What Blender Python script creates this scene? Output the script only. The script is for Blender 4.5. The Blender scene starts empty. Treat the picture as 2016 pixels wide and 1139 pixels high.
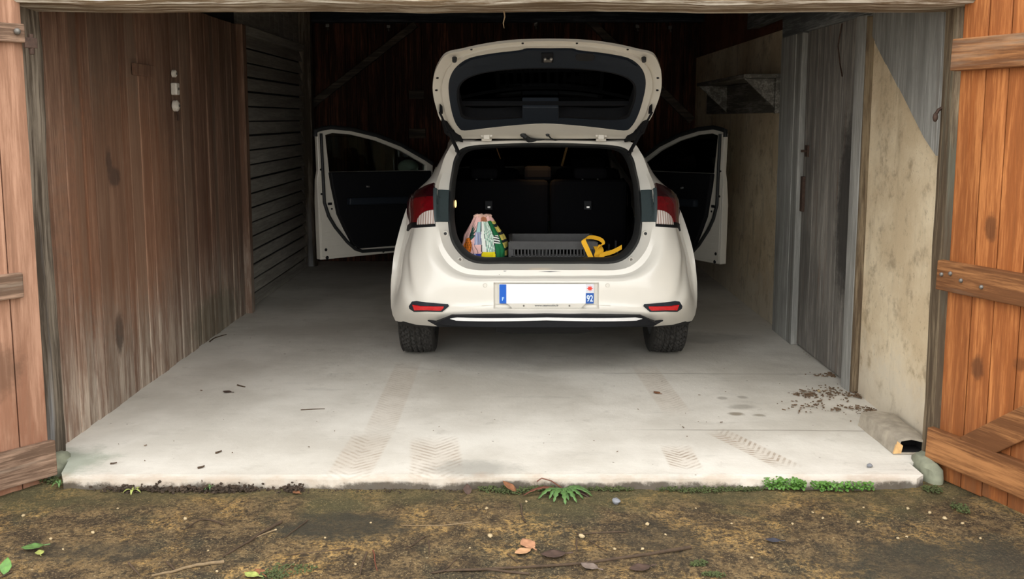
import bpy, bmesh, math, random
import numpy as np
from mathutils import Vector, Matrix
from mathutils.bvhtree import BVHTree
from mathutils.geometry import delaunay_2d_cdt

random.seed(7)
S = bpy.context.scene
COL = S.collection

# ------------------------------------------------------------------ camera, sky, exposure
FPX, PCX, PCY, EYE = 1900.0, 1008.0, 480.0, 1.45
TH = math.atan((480 - 233) / 1900.0)
cam = bpy.data.objects.new('camera', bpy.data.cameras.new('camera'))
COL.objects.link(cam)
cam.location = (0, 0, EYE)
cam.rotation_euler = (math.pi / 2 - TH, 0, 0)
cam.data.sensor_width = 36.0
cam.data.lens = FPX / 2016 * 36
cam.data.shift_y = -(569.5 - PCY) / 2016
cam.data.clip_start = .05
S.camera = cam

world = bpy.data.worlds.new('overcast_sky')
S.world = world
world.use_nodes = True
wn, wl = world.node_tree.nodes, world.node_tree.links
wn.clear()
w_out = wn.new('ShaderNodeOutputWorld'); w_bg = wn.new('ShaderNodeBackground')
w_tc = wn.new('ShaderNodeTexCoord'); w_sep = wn.new('ShaderNodeSeparateXYZ'); w_rmp = wn.new('ShaderNodeValToRGB')
wl.new(w_tc.outputs['Generated'], w_sep.inputs[0]); wl.new(w_sep.outputs['Z'], w_rmp.inputs[0])
w_rmp.color_ramp.elements[0].position = 0.0; w_rmp.color_ramp.elements[0].color = (.74, .74, .72, 1)
w_rmp.color_ramp.elements[1].position = .75; w_rmp.color_ramp.elements[1].color = (1.0, 1.0, 1.0, 1)
wl.new(w_rmp.outputs[0], w_bg.inputs[0]); w_bg.inputs[1].default_value = 3.7
wl.new(w_bg.outputs[0], w_out.inputs[0])

S.view_settings.view_transform = 'Standard'
S.view_settings.look = 'None'
S.view_settings.exposure = 0.0
S.view_settings.gamma = 1.0
S.view_settings.use_curve_mapping = False

# ------------------------------------------------------------------ reading positions off the photograph
CT, ST = math.cos(TH), math.sin(TH)
ORG = Vector((0, 0, EYE))
def ray(px, py):
    a, b = (px - PCX) / FPX, -(py - PCY) / FPX
    return Vector((a, CT + b * ST, -ST + b * CT))
def on_plane(px, py, p, n):
    d = ray(px, py); n = Vector(n)
    return ORG + d * ((Vector(p) - ORG).dot(n) / d.dot(n))
def at_z(px, py, z=0.0): return on_plane(px, py, (0, 0, z), (0, 0, 1))
def at_y(px, py, y): return on_plane(px, py, (0, y, 0), (0, 1, 0))
def at_x(px, py, x): return on_plane(px, py, (x, 0, 0), (1, 0, 0))

# ------------------------------------------------------------------ mesh helpers
class MB:
    def __init__(self): self.v, self.f, self.m = [], [], []
    def add(self, vs, fs, mi=0):
        o = len(self.v); self.v += [tuple(p) for p in vs]
        self.f += [tuple(o + i for i in q) for q in fs]; self.m += [mi] * len(fs); return self
    def box(self, c, s, rot=None, mi=0, jit=0.0):
        vs = []
        for x in (-.5, .5):
            for y in (-.5, .5):
                for z in (-.5, .5):
                    p = Vector((x * s[0] + random.uniform(-jit, jit), y * s[1] + random.uniform(-jit, jit), z * s[2] + random.uniform(-jit, jit)))
                    if rot is not None: p = rot @ p
                    vs.append(p + Vector(c))
        return self.add(vs, [(0, 1, 3, 2), (4, 6, 7, 5), (0, 4, 5, 1), (2, 3, 7, 6), (0, 2, 6, 4), (1, 5, 7, 3)], mi)
    def prism(self, poly, direction, mi=0):
        d = Vector(direction); n = len(poly)
        vs = [Vector(p) for p in poly] + [Vector(p) + d for p in poly]
        fs = [tuple(range(n))[::-1], tuple(range(n, 2 * n))] + [(i, (i + 1) % n, n + (i + 1) % n, n + i) for i in range(n)]
        return self.add(vs, fs, mi)
    def bar(self, a, b, w, h, up=(0, 0, 1), mi=0, jit=0):
        a, b = Vector(a), Vector(b); x = (b - a); L = x.length; x = x.normalized()
        y = Vector(up).cross(x).normalized(); z = x.cross(y)
        return self.box((a + b) / 2, (L, w, h), Matrix((x, y, z)).transposed(), mi, jit)
    def tube(self, path, r, n=8, mi=0, closed=False, cap=True):
        P = [Vector(p) for p in path]; N = len(P)
        R = r if isinstance(r, (list, tuple)) else [r] * N
        vs, up = [], None
        for i, p in enumerate(P):
            if closed: t = P[(i + 1) % N] - P[i - 1]
            else: t = P[min(i + 1, N - 1)] - P[max(i - 1, 0)]
            t = t.normalized() if t.length > 1e-9 else Vector((0, 0, 1))
            if up is None:
                up = Vector((0, 0, 1)) if abs(t.z) < .9 else Vector((1, 0, 0))
            s = t.cross(up)
            s = s.normalized() if s.length > 1e-6 else t.orthogonal().normalized()
            up = s.cross(t).normalized()
            for k in range(n):
                a = 2 * math.pi * k / n
                vs.append(p + (s * math.cos(a) + up * math.sin(a)) * R[i])
        fs = []
        for i in range(N if closed else N - 1):
            j = (i + 1) % N
            for k in range(n):
                l = (k + 1) % n
                fs.append((i * n + k, i * n + l, j * n + l, j * n + k))
        if cap and not closed:
            fs.append(tuple(range(n))[::-1]); fs.append(tuple((N - 1) * n + k for k in range(n)))
        return self.add(vs, fs, mi)
    def disc(self, c, nrm, r, h=.004, n=16, mi=0):
        c, nrm = Vector(c), Vector(nrm).normalized()
        return self.tube([c - nrm * h, c + nrm * h], r, n, mi)
    def lathe(self, prof, c=(0, 0, 0), axis='z', n=24, mi=0):
        vs, fs = [], []
        for (r, h) in prof:
            for k in range(n):
                a = 2 * math.pi * k / n; x, y = r * math.cos(a), r * math.sin(a)
                p = (x, y, h) if axis == 'z' else ((h, x, y) if axis == 'x' else (x, h, y))
                vs.append(Vector(p) + Vector(c))
        for i in range(len(prof) - 1):
            for k in range(n):
                l = (k + 1) % n
                fs.append((i * n + k, i * n + l, (i + 1) * n + l, (i + 1) * n + k))
        fs.append(tuple(range(n))[::-1]); fs.append(tuple((len(prof) - 1) * n + k for k in range(n)))
        return self.add(vs, fs, mi)
    def ball(self, c, r, nu=10, nv=6, noise=0.0, mi=0):
        c = Vector(c); r = Vector(r) if not isinstance(r, (int, float)) else Vector((r, r, r))
        vs, fs = [], []
        for j in range(nv + 1):
            ph = math.pi * j / nv
            for i in range(nu):
                a = 2 * math.pi * i / nu; q = 1 + random.uniform(-noise, noise)
                vs.append(c + Vector((r.x * math.sin(ph) * math.cos(a) * q, r.y * math.sin(ph) * math.sin(a) * q, r.z * math.cos(ph) * q)))
        for j in range(nv):
            for i in range(nu):
                k = (i + 1) % nu
                fs.append((j * nu + i, (j + 1) * nu + i, (j + 1) * nu + k, j * nu + k))
        return self.add(vs, fs, mi)
    def grid(self, pts, mi=0, wrap=False):
        nr, nc = len(pts), len(pts[0])
        fs = []
        for i in range(nr - 1):
            for j in range(nc if wrap else nc - 1):
                k = (j + 1) % nc
                fs.append((i * nc + j, i * nc + k, (i + 1) * nc + k, (i + 1) * nc + j))
        return self.add([p for row in pts for p in row], fs, mi)
    def build(self, name, mats, parent=None, smooth=None, bevel=0, loc=None, weld=False, fixn=True, solid=0):
        me = bpy.data.meshes.new(name); me.from_pydata(self.v, [], self.f)
        mats = mats if isinstance(mats, (list, tuple)) else [mats]
        for m in mats: me.materials.append(m)
        for p, mi in zip(me.polygons, self.m): p.material_index = mi
        bm = bmesh.new(); bm.from_mesh(me)
        if weld: bmesh.ops.remove_doubles(bm, verts=bm.verts, dist=1e-5)
        if fixn: bmesh.ops.recalc_face_normals(bm, faces=bm.faces)
        bm.to_mesh(me); bm.free()
        if smooth is not None:
            me.polygons.foreach_set('use_smooth', [True] * len(me.polygons))
            me.set_sharp_from_angle(angle=math.radians(smooth))
        o = bpy.data.objects.new(name, me); COL.objects.link(o)
        if loc is not None:
            me.transform(Matrix.Translation(-Vector(loc))); o.location = loc
        if parent: o.parent = parent
        if solid:
            md = o.modifiers.new('solid', 'SOLIDIFY'); md.thickness = solid; md.offset = -1
        if bevel:
            md = o.modifiers.new('bevel', 'BEVEL'); md.width = bevel; md.segments = 2; md.limit_method = 'ANGLE'; md.angle_limit = math.radians(40)
        return o

def tag(o, label=None, cat=None, group=None, kind=None):
    if label: o['label'] = label
    if cat: o['category'] = cat
    if group: o['group'] = group
    if kind: o['kind'] = kind
    return o
def struct(o, label=None): return tag(o, label, None, None, 'structure')
def thing(name, label, cat, loc=(0, 0, 0), group=None):
    o = bpy.data.objects.new(name, None); o.empty_display_size = .1; COL.objects.link(o); o.location = loc
    return tag(o, label, cat, group)

def inside(p, poly):
    x, y = p; c = False; n = len(poly)
    for i in range(n):
        x1, y1 = poly[i]; x2, y2 = poly[(i + 1) % n]
        if (y1 > y) != (y2 > y) and x < (x2 - x1) * (y - y1) / (y2 - y1) + x1: c = not c
    return c
def cr(P, n, closed=False):
    P = [np.array(p, float) for p in P]; out = []; N = len(P)
    for i in range(N if closed else N - 1):
        if closed: a, b, c, d = P[i - 1], P[i], P[(i + 1) % N], P[(i + 2) % N]
        else: a, b, c, d = P[max(i - 1, 0)], P[i], P[i + 1], P[min(i + 2, N - 1)]
        for k in range(n):
            t = k / n
            out.append(.5 * (2 * b + (c - a) * t + (2 * a - 5 * b + 4 * c - d) * t * t + (3 * b - a - 3 * c + d) * t ** 3))
    if not closed: out.append(P[-1])
    return out
def cdt(outer, holes=(), step=None):
    pts, edges = [], []
    for L in [outer] + list(holes):
        o = len(pts); pts += [Vector((p[0], p[1])) for p in L]
        edges += [(o + i, o + (i + 1) % len(L)) for i in range(len(L))]
    nb = len(pts)
    if step:
        xs = [p[0] for p in outer]; ys = [p[1] for p in outer]
        y = min(ys) + step / 2
        while y < max(ys):
            x = min(xs) + step / 2
            while x < max(xs):
                if inside((x, y), outer) and not any(inside((x, y), h) for h in holes): pts.append(Vector((x, y)))
                x += step
            y += step
    r = delaunay_2d_cdt(pts, edges, [], 0, 1e-6)
    V = [(p.x, p.y) for p in r[0]]; T = []
    for f in r[2]:
        c = (sum(V[i][0] for i in f) / len(f), sum(V[i][1] for i in f) / len(f))
        if inside(c, outer) and not any(inside(c, h) for h in holes): T.append(tuple(f))
    return V, T
def plate(mb, outer, holes, fn, w0, w1, step=None, mi=0):
    """a sheet with holes and real thickness; fn(a, b, w) puts it in space"""
    V, T = cdt(outer, holes, step); n = len(V)
    vs = [fn(a, b, w1) for a, b in V] + [fn(a, b, w0) for a, b in V]
    fs = list(T) + [tuple(n + i for i in t)[::-1] for t in T]
    cnt = {}
    for t in T:
        for i in range(len(t)):
            e = (t[i], t[(i + 1) % len(t)]); cnt[frozenset(e)] = cnt.get(frozenset(e), []) + [e]
    for k, es in cnt.items():
        if len(es) == 1:
            a, b = es[0]; fs.append((a, n + a, n + b, b))
    mb.add(vs, fs, mi); return mb

# ------------------------------------------------------------------ materials
class NT:
    def __init__(self, name):
        self.mat = bpy.data.materials.new(name); self.mat.use_nodes = True
        self.t = self.mat.node_tree; self.t.nodes.clear()
        self.out = self.n('ShaderNodeOutputMaterial'); self.b = self.n('ShaderNodeBsdfPrincipled')
        self.l(self.b.outputs[0], self.out.inputs[0])
    def n(self, k): return self.t.nodes.new(k)
    def l(self, a, b): self.t.links.new(a, b)
    def val(self, sock, v):
        if v is None: return
        if hasattr(v, 'is_output') or isinstance(v, bpy.types.NodeSocket): self.l(v, sock)
        else:
            if isinstance(v, (tuple, list)) and len(v) == 3 and sock.type == 'RGBA': v = (*v, 1)
            sock.default_value = v
    def coord(self, which='Object', scale=(1, 1, 1), loc=(0, 0, 0)):
        tc = self.n('ShaderNodeTexCoord'); mp = self.n('ShaderNodeMapping')
        self.l(tc.outputs[which], mp.inputs[0]); mp.inputs['Scale'].default_value = scale; mp.inputs['Location'].default_value = loc
        return mp.outputs[0]
    def noise(self, vec, scale, detail=6, rough=.6, dist=0.0):
        k = self.n('ShaderNodeTexNoise'); self.val(k.inputs['Vector'], vec)
        k.inputs['Scale'].default_value = scale; k.inputs['Detail'].default_value = detail
        k.inputs['Roughness'].default_value = rough; k.inputs['Distortion'].default_value = dist
        return k.outputs[0]
    def vor(self, vec, scale, feature='F1', out=0):
        k = self.n('ShaderNodeTexVoronoi'); self.val(k.inputs['Vector'], vec); k.inputs['Scale'].default_value = scale; k.feature = feature
        return k.outputs[out]
    def m(self, op, a, b=None, c=None, clamp=False):
        k = self.n('ShaderNodeMath'); k.operation = op; k.use_clamp = clamp
        for i, v in enumerate((a, b, c)):
            if v is not None: self.val(k.inputs[i], v)
        return k.outputs[0]
    def ramp(self, f, stops, interp='LINEAR'):
        k = self.n('ShaderNodeValToRGB'); e = k.color_ramp.elements; k.color_ramp.interpolation = interp
        while len(e) < len(stops): e.new(.5)
        for el, (p, c) in zip(e, stops):
            el.position = p; el.color = (*c, 1) if isinstance(c, (tuple, list)) else (c, c, c, 1)
        self.val(k.inputs[0], f); return k.outputs[0]
    def mix(self, f, a, b, mode='MIX'):
        k = self.n('ShaderNodeMix'); k.data_type = 'RGBA'; k.blend_type = mode
        self.val(k.inputs[0], f); self.val(k.inputs[6], a); self.val(k.inputs[7], b); return k.outputs[2]
    def sstep(self, v, lo, hi):
        k = self.n('ShaderNodeMapRange'); k.interpolation_type = 'SMOOTHSTEP'; self.val(k.inputs[0], v)
        k.inputs[1].default_value = lo; k.inputs[2].default_value = hi; return k.outputs[0]
    def sep(self, vec):
        k = self.n('ShaderNodeSeparateXYZ'); self.l(vec, k.inputs[0]); return k.outputs
    def rnd(self):
        return self.n('ShaderNodeNewGeometry').outputs['Random Per Island']
    def bump(self, h, strength=.3, dist=.01):
        k = self.n('ShaderNodeBump'); k.inputs['Strength'].default_value = strength; k.inputs['Distance'].default_value = dist
        self.l(h, k.inputs['Height']); self.l(k.outputs[0], self.b.inputs['Normal'])
    def set(self, color=None, rough=None, metal=None, **kw):
        if color is not None: self.val(self.b.inputs['Base Color'], color)
        if rough is not None: self.val(self.b.inputs['Roughness'], rough)
        if metal is not None: self.val(self.b.inputs['Metallic'], metal)
        for k, v in kw.items(): self.val(self.b.inputs[k.replace('_', ' ')], v)
        return self.mat

def srgb(r, g, b): return tuple(((c / 255) / 12.92 if c / 255 < .04045 else ((c / 255 + .055) / 1.055) ** 2.4) for c in (r, g, b))

def plain(name, col, rough=.6, metal=0.0, var=.12, scale=40, **kw):
    k = NT(name); f = k.noise(k.coord(), scale, 4)
    c = k.mix(k.ramp(f, [(.3, 0.0), (.7, 1.0)]), tuple(x * (1 - var) for x in col), tuple(min(1, x * (1 + var)) for x in col))
    return k.set(c, rough, metal, **kw)

def wood(name, dark, light, axis='z', rough=.85, island=.3, grain=20, stain=.5, low=None, streak=None, alt=None, spec=.25, zones=()):
    k = NT(name)
    sc = {'z': (1, 1, .06), 'y': (1, .06, 1), 'x': (.06, 1, 1), 'h': (.06, .06, 1)}[axis]
    co = k.coord('Object', sc)
    rn = k.rnd()
    off = k.n('ShaderNodeVectorMath'); off.operation = 'ADD'
    cmb = k.n('ShaderNodeCombineXYZ'); r7 = k.m('MULTIPLY', rn, 37.0)
    for i in range(3): k.l(r7, cmb.inputs[i])
    k.l(co, off.inputs[0]); k.l(cmb.outputs[0], off.inputs[1])
    g = k.noise(off.outputs[0], grain, 9, .68, .3)
    fine = k.noise(off.outputs[0], grain * 4.5, 5, .7)
    gg = k.m('ADD', k.m('MULTIPLY', g, .6), k.m('MULTIPLY', fine, .4))
    c = k.ramp(gg, [(.38, tuple(x * .8 for x in dark)), (.48, dark), (.60, light)])
    if alt: c = k.mix(k.m('MULTIPLY', k.m('FRACT', k.m('MULTIPLY', rn, 7.31)), .65), c, alt)
    big = k.noise(k.coord('Object', (1, 1, .45)), 2.6, 6, .62)
    sm = k.sstep(big, .40, .68)
    c = k.mix(k.m('MULTIPLY', sm, stain), c, tuple(x * .42 for x in dark))
    if streak:
        st = k.sstep(k.noise(k.coord('Object', sc, (3.1, 4.2, 1.7)), grain * .7, 6, .6), .55, .72)
        c = k.mix(k.m('MULTIPLY', st, .75), c, streak)
    if low:
        col, h0, h1 = low
        z = k.sep(k.coord())[2]
        zz = k.m('ADD', z, k.m('MULTIPLY', k.m('SUBTRACT', k.noise(k.coord('Object', (1, 1, .12)), 14, 5, .7), .5), .9))
        mk = k.m('SUBTRACT', 1.0, k.sstep(zz, h0, h1))
        mk = k.m('MULTIPLY', mk, k.ramp(gg, [(.40, .25), (.56, 1.0)]))
        mk = k.m('MULTIPLY', mk, k.ramp(k.noise(k.coord('Object', (1, 1, .16), (2, 5, 1)), 16, 6, .65), [(.40, .25), (.52, 1.0)]))
        c = k.mix(k.m('MULTIPLY', mk, .8), c, col)
    for (ax, u0, z0, ru, rz, col, amt) in zones:
        s = k.sep(k.coord()); du = k.m('DIVIDE', k.m('SUBTRACT', s[ax], u0), ru); dz = k.m('DIVIDE', k.m('SUBTRACT', s[2], z0), rz)
        d = k.m('SQRT', k.m('ADD', k.m('MULTIPLY', du, du), k.m('MULTIPLY', dz, dz)))
        d = k.m('ADD', d, k.m('MULTIPLY', k.m('SUBTRACT', k.noise(k.coord(), 18, 4, .7), .5), 1.0))
        c = k.mix(k.m('MULTIPLY', k.m('SUBTRACT', 1.0, k.sstep(d, .55, 1.15)), amt), c, col)
    h = k.n('ShaderNodeHueSaturation'); h.inputs['Saturation'].default_value = 1.0
    k.l(c, h.inputs['Color']); k.l(k.m('ADD', k.m('MULTIPLY', rn, island * 2), 1 - island), h.inputs['Value'])
    k.bump(gg, .5, .006)
    return k.set(h.outputs[0], rough, Specular_IOR_Level=spec)

def plaster(name, base, light, dark, green=None):
    k = NT(name); co = k.coord()
    a = k.noise(co, 1.7, 7, .62); b = k.noise(co, 9, 8, .7); d = k.noise(co, 60, 4, .6)
    c = k.mix(k.sstep(a, .40, .62), base, light)
    c = k.mix(k.m('MULTIPLY', k.sstep(b, .50, .70), .6), c, dark)
    c = k.mix(k.m('MULTIPLY', k.sstep(k.noise(co, 34, 6, .75), .58, .68), .45), c, dark)
    vs = k.noise(k.coord('Object', (1, 1, .2), (4, 2, 1)), 7, 6, .65)
    c = k.mix(k.m('MULTIPLY', k.sstep(vs, .52, .74), .5), c, tuple(x * .6 for x in dark))
    z = k.sep(co)[2]
    zz = k.m('ADD', z, k.m('MULTIPLY', k.m('SUBTRACT', b, .5), .8))
    c = k.mix(k.m('MULTIPLY', k.m('SUBTRACT', 1.0, k.sstep(zz, .05, .42)), .55), c, srgb(205, 198, 184))
    c = k.mix(k.m('MULTIPLY', k.sstep(k.vor(k.noise_vec(co), 26), .0, .16), 0.0) if False else 0.0, c, dark)
    k.bump(k.m('ADD', k.m('MULTIPLY', b, .8), k.m('MULTIPLY', d, .3)), .35, .012)
    return k.set(c, .92, Specular_IOR_Level=.15)

def concrete():
    k = NT('concrete_slab'); co = k.coord(); s = k.sep(co)
    a = k.noise(co, 1.1, 8, .6); b = k.noise(co, 7, 8, .7); d = k.noise(co, 55, 4, .65)
    c = k.mix(k.sstep(a, .35, .65), srgb(196, 190, 178), srgb(222, 217, 206))
    c = k.mix(k.m('MULTIPLY', k.sstep(b, .55, .78), .45), c, srgb(158, 150, 138))
    stre = k.noise(k.coord('Object', (.25, 1, 1), (2, 7, 0)), 9, 6, .65)
    c = k.mix(k.m('MULTIPLY', k.sstep(stre, .56, .75), .25), c, srgb(140, 136, 126))
    c = k.mix(k.m('MULTIPLY', k.sstep(d, .66, .78), .45), c, srgb(120, 112, 100))
    spk = k.m('SUBTRACT', 1.0, k.sstep(k.vor(co, 14), .03, .09))
    spk = k.m('MULTIPLY', spk, k.sstep(b, .50, .6))
    c = k.mix(k.m('MULTIPLY', spk, .7), c, srgb(96, 84, 70))
    # muddy tyre prints just inside the threshold
    for (u0, v0, hw, hl, ang, fr, amt) in ((.73, 4.02, .075, .17, 0, 30, .62), (1.06, 4.13, .065, .30, .42, 30, .62), (-.66, 4.05, .10, .32, -.05, 26, .38), (-.33, 4.02, .12, .30, .1, 26, .42), (.80, 5.1, .08, .55, .05, 28, .22), (-.62, 5.0, .08, .8, .0, 26, .2)):
        dx, dy = k.m('SUBTRACT', s[0], u0), k.m('SUBTRACT', s[1], v0)
        ca, sa = math.cos(ang), math.sin(ang)
        u = k.m('ADD', k.m('MULTIPLY', dx, ca), k.m('MULTIPLY', dy, sa)); v = k.m('SUBTRACT', k.m('MULTIPLY', dy, ca), k.m('MULTIPLY', dx, sa))
        au = k.m('ABSOLUTE', u)
        ph = k.m('FRACT', k.m('MULTIPLY', k.m('SUBTRACT', v, k.m('MULTIPLY', au, .9)), fr))
        tr = k.m('MULTIPLY', k.sstep(ph, .35, .5), k.m('SUBTRACT', 1.0, k.sstep(ph, .8, .95)))
        box = k.m('MULTIPLY', k.m('SUBTRACT', 1.0, k.sstep(au, hw * .8, hw)), k.m('SUBTRACT', 1.0, k.sstep(k.m('ABSOLUTE', v), hl * .5, hl)))
        tr = k.m('MULTIPLY', k.m('MULTIPLY', tr, box), k.sstep(k.noise(co, 12, 5, .7), .35, .62))
        c = k.mix(k.m('MULTIPLY', tr, amt), c, srgb(120, 98, 72))
        c = k.mix(k.m('MULTIPLY', box, .14), c, srgb(180, 150, 120))
    # two shallow joints in the right half of the slab
    for (x0, x1, ya, slope, amt) in ((.45, 1.66, 4.395, -.016, .55), (.25, 1.82, 5.415, -.02, .4)):
        d_ = k.m('ABSOLUTE', k.m('SUBTRACT', k.m('ADD', s[1], k.m('MULTIPLY', k.m('SUBTRACT', b, .5), .012)), k.m('ADD', ya, k.m('MULTIPLY', s[0], slope))))
        mk = k.m('MULTIPLY', k.m('SUBTRACT', 1.0, k.sstep(d_, .003, .009)), k.sstep(s[0], x0, x0 + .5))
        c = k.mix(k.m('MULTIPLY', mk, amt), c, srgb(120, 112, 100))
    # damp grey patches, paw marks
    for (u0, v0, ru, rv, col, amt) in ((-.17, 3.87, .22, .13, srgb(140, 138, 130), .6), (1.17, 4.75, .09, .06, srgb(135, 128, 116), .55), (1.11, 4.63, .05, .035, srgb(112, 96, 70), .7), (1.22, 4.61, .04, .03, srgb(112, 100, 80), .6), (1.21, 4.92, .03, .03, srgb(130, 122, 110), .5), (1.10, 4.90, .03, .03, srgb(130, 122, 110), .5), (-1.9, 3.95, .22, .22, srgb(120, 132, 112), .65), (1.3, 6.3, .35, .2, srgb(120, 116, 108), .4)):
        du = k.m('DIVIDE', k.m('SUBTRACT', s[0], u0), ru); dv = k.m('DIVIDE', k.m('SUBTRACT', s[1], v0), rv)
        q = k.m('ADD', k.m('SQRT', k.m('ADD', k.m('MULTIPLY', du, du), k.m('MULTIPLY', dv, dv))), k.m('MULTIPLY', k.m('SUBTRACT', b, .5), 1.6))
        c = k.mix(k.m('MULTIPLY', k.m('SUBTRACT', 1.0, k.sstep(q, .4, 1.1)), amt), c, col)
    # dirt along the broken front edge
    yy = k.m('ADD', s[1], k.m('MULTIPLY', k.m('SUBTRACT', b, .5), .22))
    c = k.mix(k.m('MULTIPLY', k.m('SUBTRACT', 1.0, k.sstep(yy, 3.74, 3.84)), .5), c, srgb(168, 140, 112))
    zl = k.m('ADD', s[2], k.m('MULTIPLY', k.m('SUBTRACT', k.noise(k.coord('Object', (1, 1, 1)), 10, 8, .75), .5), .12))
    zl = k.m('ADD', zl, k.m('MULTIPLY', k.m('SUBTRACT', k.noise(k.coord('Object', (1, .2, .2), (3, 0, 0)), 1.6, 3, .6), .5), .16))
    edge = k.m('MULTIPLY', k.m('SUBTRACT', 1.0, k.sstep(zl, -.045, -.012)), k.m('SUBTRACT', 1.0, k.sstep(s[2], -.022, -.010)))
    c = k.mix(k.m('MULTIPLY', edge, .85), c, srgb(52, 44, 33))
    k.bump(k.m('ADD', b, k.m('MULTIPLY', d, .5)), .25, .012)
    return k.set(c, .9, Specular_IOR_Level=.2)

def soil():
    k = NT('mossy_ground'); co = k.coord(); s = k.sep(co)
    a = k.noise(co, 2.3, 8, .65, .4); b = k.noise(co, 11, 9, .72); d = k.noise(co, 75, 5, .7)
    c = k.mix(k.sstep(b, .40, .62), srgb(74, 60, 42), srgb(136, 112, 76))
    c = k.mix(k.m('MULTIPLY', k.sstep(a, .50, .60), .85), c, srgb(76, 70, 52))
    o = k.m('MULTIPLY', k.sstep(k.noise(k.coord('Object', (1, 1, 1), (5, 1, 2)), 3.1, 8, .7), .48, .60), k.sstep(k.noise(co, 48, 6, .8), .46, .56))
    c = k.mix(k.m('MULTIPLY', o, .8), c, srgb(204, 164, 98))
    spk = k.sstep(k.noise(co, 130, 4, .8), .53, .62)
    c = k.mix(k.m('MULTIPLY', spk, .6), c, srgb(190, 166, 122))
    dk = k.sstep(k.noise(k.coord('Object', (1, 1, 1), (9, 4, 2)), 60, 6, .8), .50, .58)
    c = k.mix(k.m('MULTIPLY', dk, .75), c, srgb(38, 31, 23))
    dk2 = k.sstep(k.noise(k.coord('Object', (1, 1, 1), (1, 8, 2)), 17, 7, .75), .52, .62)
    c = k.mix(k.m('MULTIPLY', dk2, .6), c, srgb(54, 45, 34))
    stn = k.m('SUBTRACT', 1.0, k.sstep(k.vor(k.coord('Object', (1, 1, 1), (2, 3, 0)), 22), .05, .13))
    stn = k.m('MULTIPLY', stn, k.sstep(b, .48, .56))
    c = k.mix(k.m('MULTIPLY', stn, .7), c, srgb(198, 178, 140))
    gy = k.m('ADD', s[1], k.m('MULTIPLY', k.m('SUBTRACT', a, .5), .9))
    c = k.mix(k.m('MULTIPLY', k.sstep(gy, 3.50, 3.72), .5), c, srgb(104, 98, 62))
    v2 = k.m('MULTIPLY', k.m('SUBTRACT', 1.0, k.sstep(k.vor(k.coord('Object', (1, 1, 1), (6, 3, 0)), 75), .10, .22)), k.sstep(k.noise(co, 21, 5, .7), .50, .58))
    c = k.mix(k.m('MULTIPLY', v2, .75), c, srgb(204, 176, 122))
    for (u0, v0, ru, rv, amt) in ((-.62, 3.42, .30, .15, .85), (1.5, 3.12, .55, .25, .7), (.55, 3.3, .2, .25, .35), (-1.5, 3.2, .3, .1, .5)):
        du = k.m('DIVIDE', k.m('SUBTRACT', s[0], u0), ru); dv = k.m('DIVIDE', k.m('SUBTRACT', s[1], v0), rv)
        q = k.m('ADD', k.m('SQRT', k.m('ADD', k.m('MULTIPLY', du, du), k.m('MULTIPLY', dv, dv))), k.m('MULTIPLY', k.m('SUBTRACT', b, .5), 1.2))
        c = k.mix(k.m('MULTIPLY', k.m('SUBTRACT', 1.0, k.sstep(q, .5, 1.1)), amt), c, srgb(66, 62, 50))
    k.bump(k.m('ADD', k.m('MULTIPLY', b, .8), k.m('MULTIPLY', d, .7)), .9, .035)
    r = k.ramp(a, [(.35, .6), (.6, .85)])
    return k.set(c, r, Specular_IOR_Level=.3)

M = {}
M['red_planks'] = wood('red_brown_planks', srgb(118, 88, 71), srgb(156, 124, 103), 'z', island=.2, alt=srgb(126, 108, 92), stain=.32, streak=srgb(110, 76, 56), low=(srgb(188, 176, 160), .0, .75), zones=((1, 4.80, 1.23, .045, .08, srgb(58, 60, 58), 1.0), (1, 4.86, 1.16, .085, .055, srgb(58, 60, 58), 1.0), (1, 4.82, .37, .06, .12, srgb(62, 56, 50), .8), (1, 5.0, 1.0, .9, .7, srgb(160, 108, 76), .25), (1, 6.4, .12, .6, .2, srgb(96, 96, 78), .5)))
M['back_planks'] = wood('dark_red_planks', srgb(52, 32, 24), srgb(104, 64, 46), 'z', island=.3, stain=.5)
M['slats'] = wood('grey_slats', srgb(160, 155, 144), srgb(184, 179, 168), 'y', island=.10, stain=.12)
M['grey_wood'] = wood('grey_painted_wood', srgb(146, 145, 140), srgb(176, 175, 169), 'z', island=.10, stain=.35, streak=srgb(112, 106, 98))
M['grey_leaf'] = wood('grey_leaf_boards', srgb(118, 114, 108), srgb(160, 154, 145), 'z', island=.1, stain=.6, streak=srgb(120, 98, 84), zones=((1, 5.28, .95, .16, .55, srgb(54, 52, 50), .85),))
M['grey_beam'] = wood('grey_header_wood', srgb(96, 98, 98), srgb(146, 148, 146), 'y', island=.12, stain=.35)
M['grey_x'] = wood('grey_board', srgb(72, 64, 56), srgb(112, 100, 88), 'x', island=.12, stain=.35)
M['shelf_wood'] = wood('shelf_boards', srgb(104, 100, 92), srgb(160, 156, 146), 'y', island=.12, stain=.4)
M['beam'] = wood('weathered_beam', srgb(122, 104, 82), srgb(228, 222, 208), 'x', island=.05, stain=.15, grain=26)
M['post_left'] = wood('weathered_post_left', srgb(78, 68, 57), srgb(150, 138, 122), 'z', island=.05, stain=.5, grain=9, streak=srgb(152, 154, 156))
M['post_right'] = wood('weathered_post_right', srgb(86, 72, 56), srgb(140, 124, 100), 'z', island=.05, stain=.3, grain=14, streak=srgb(100, 104, 92))
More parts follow.
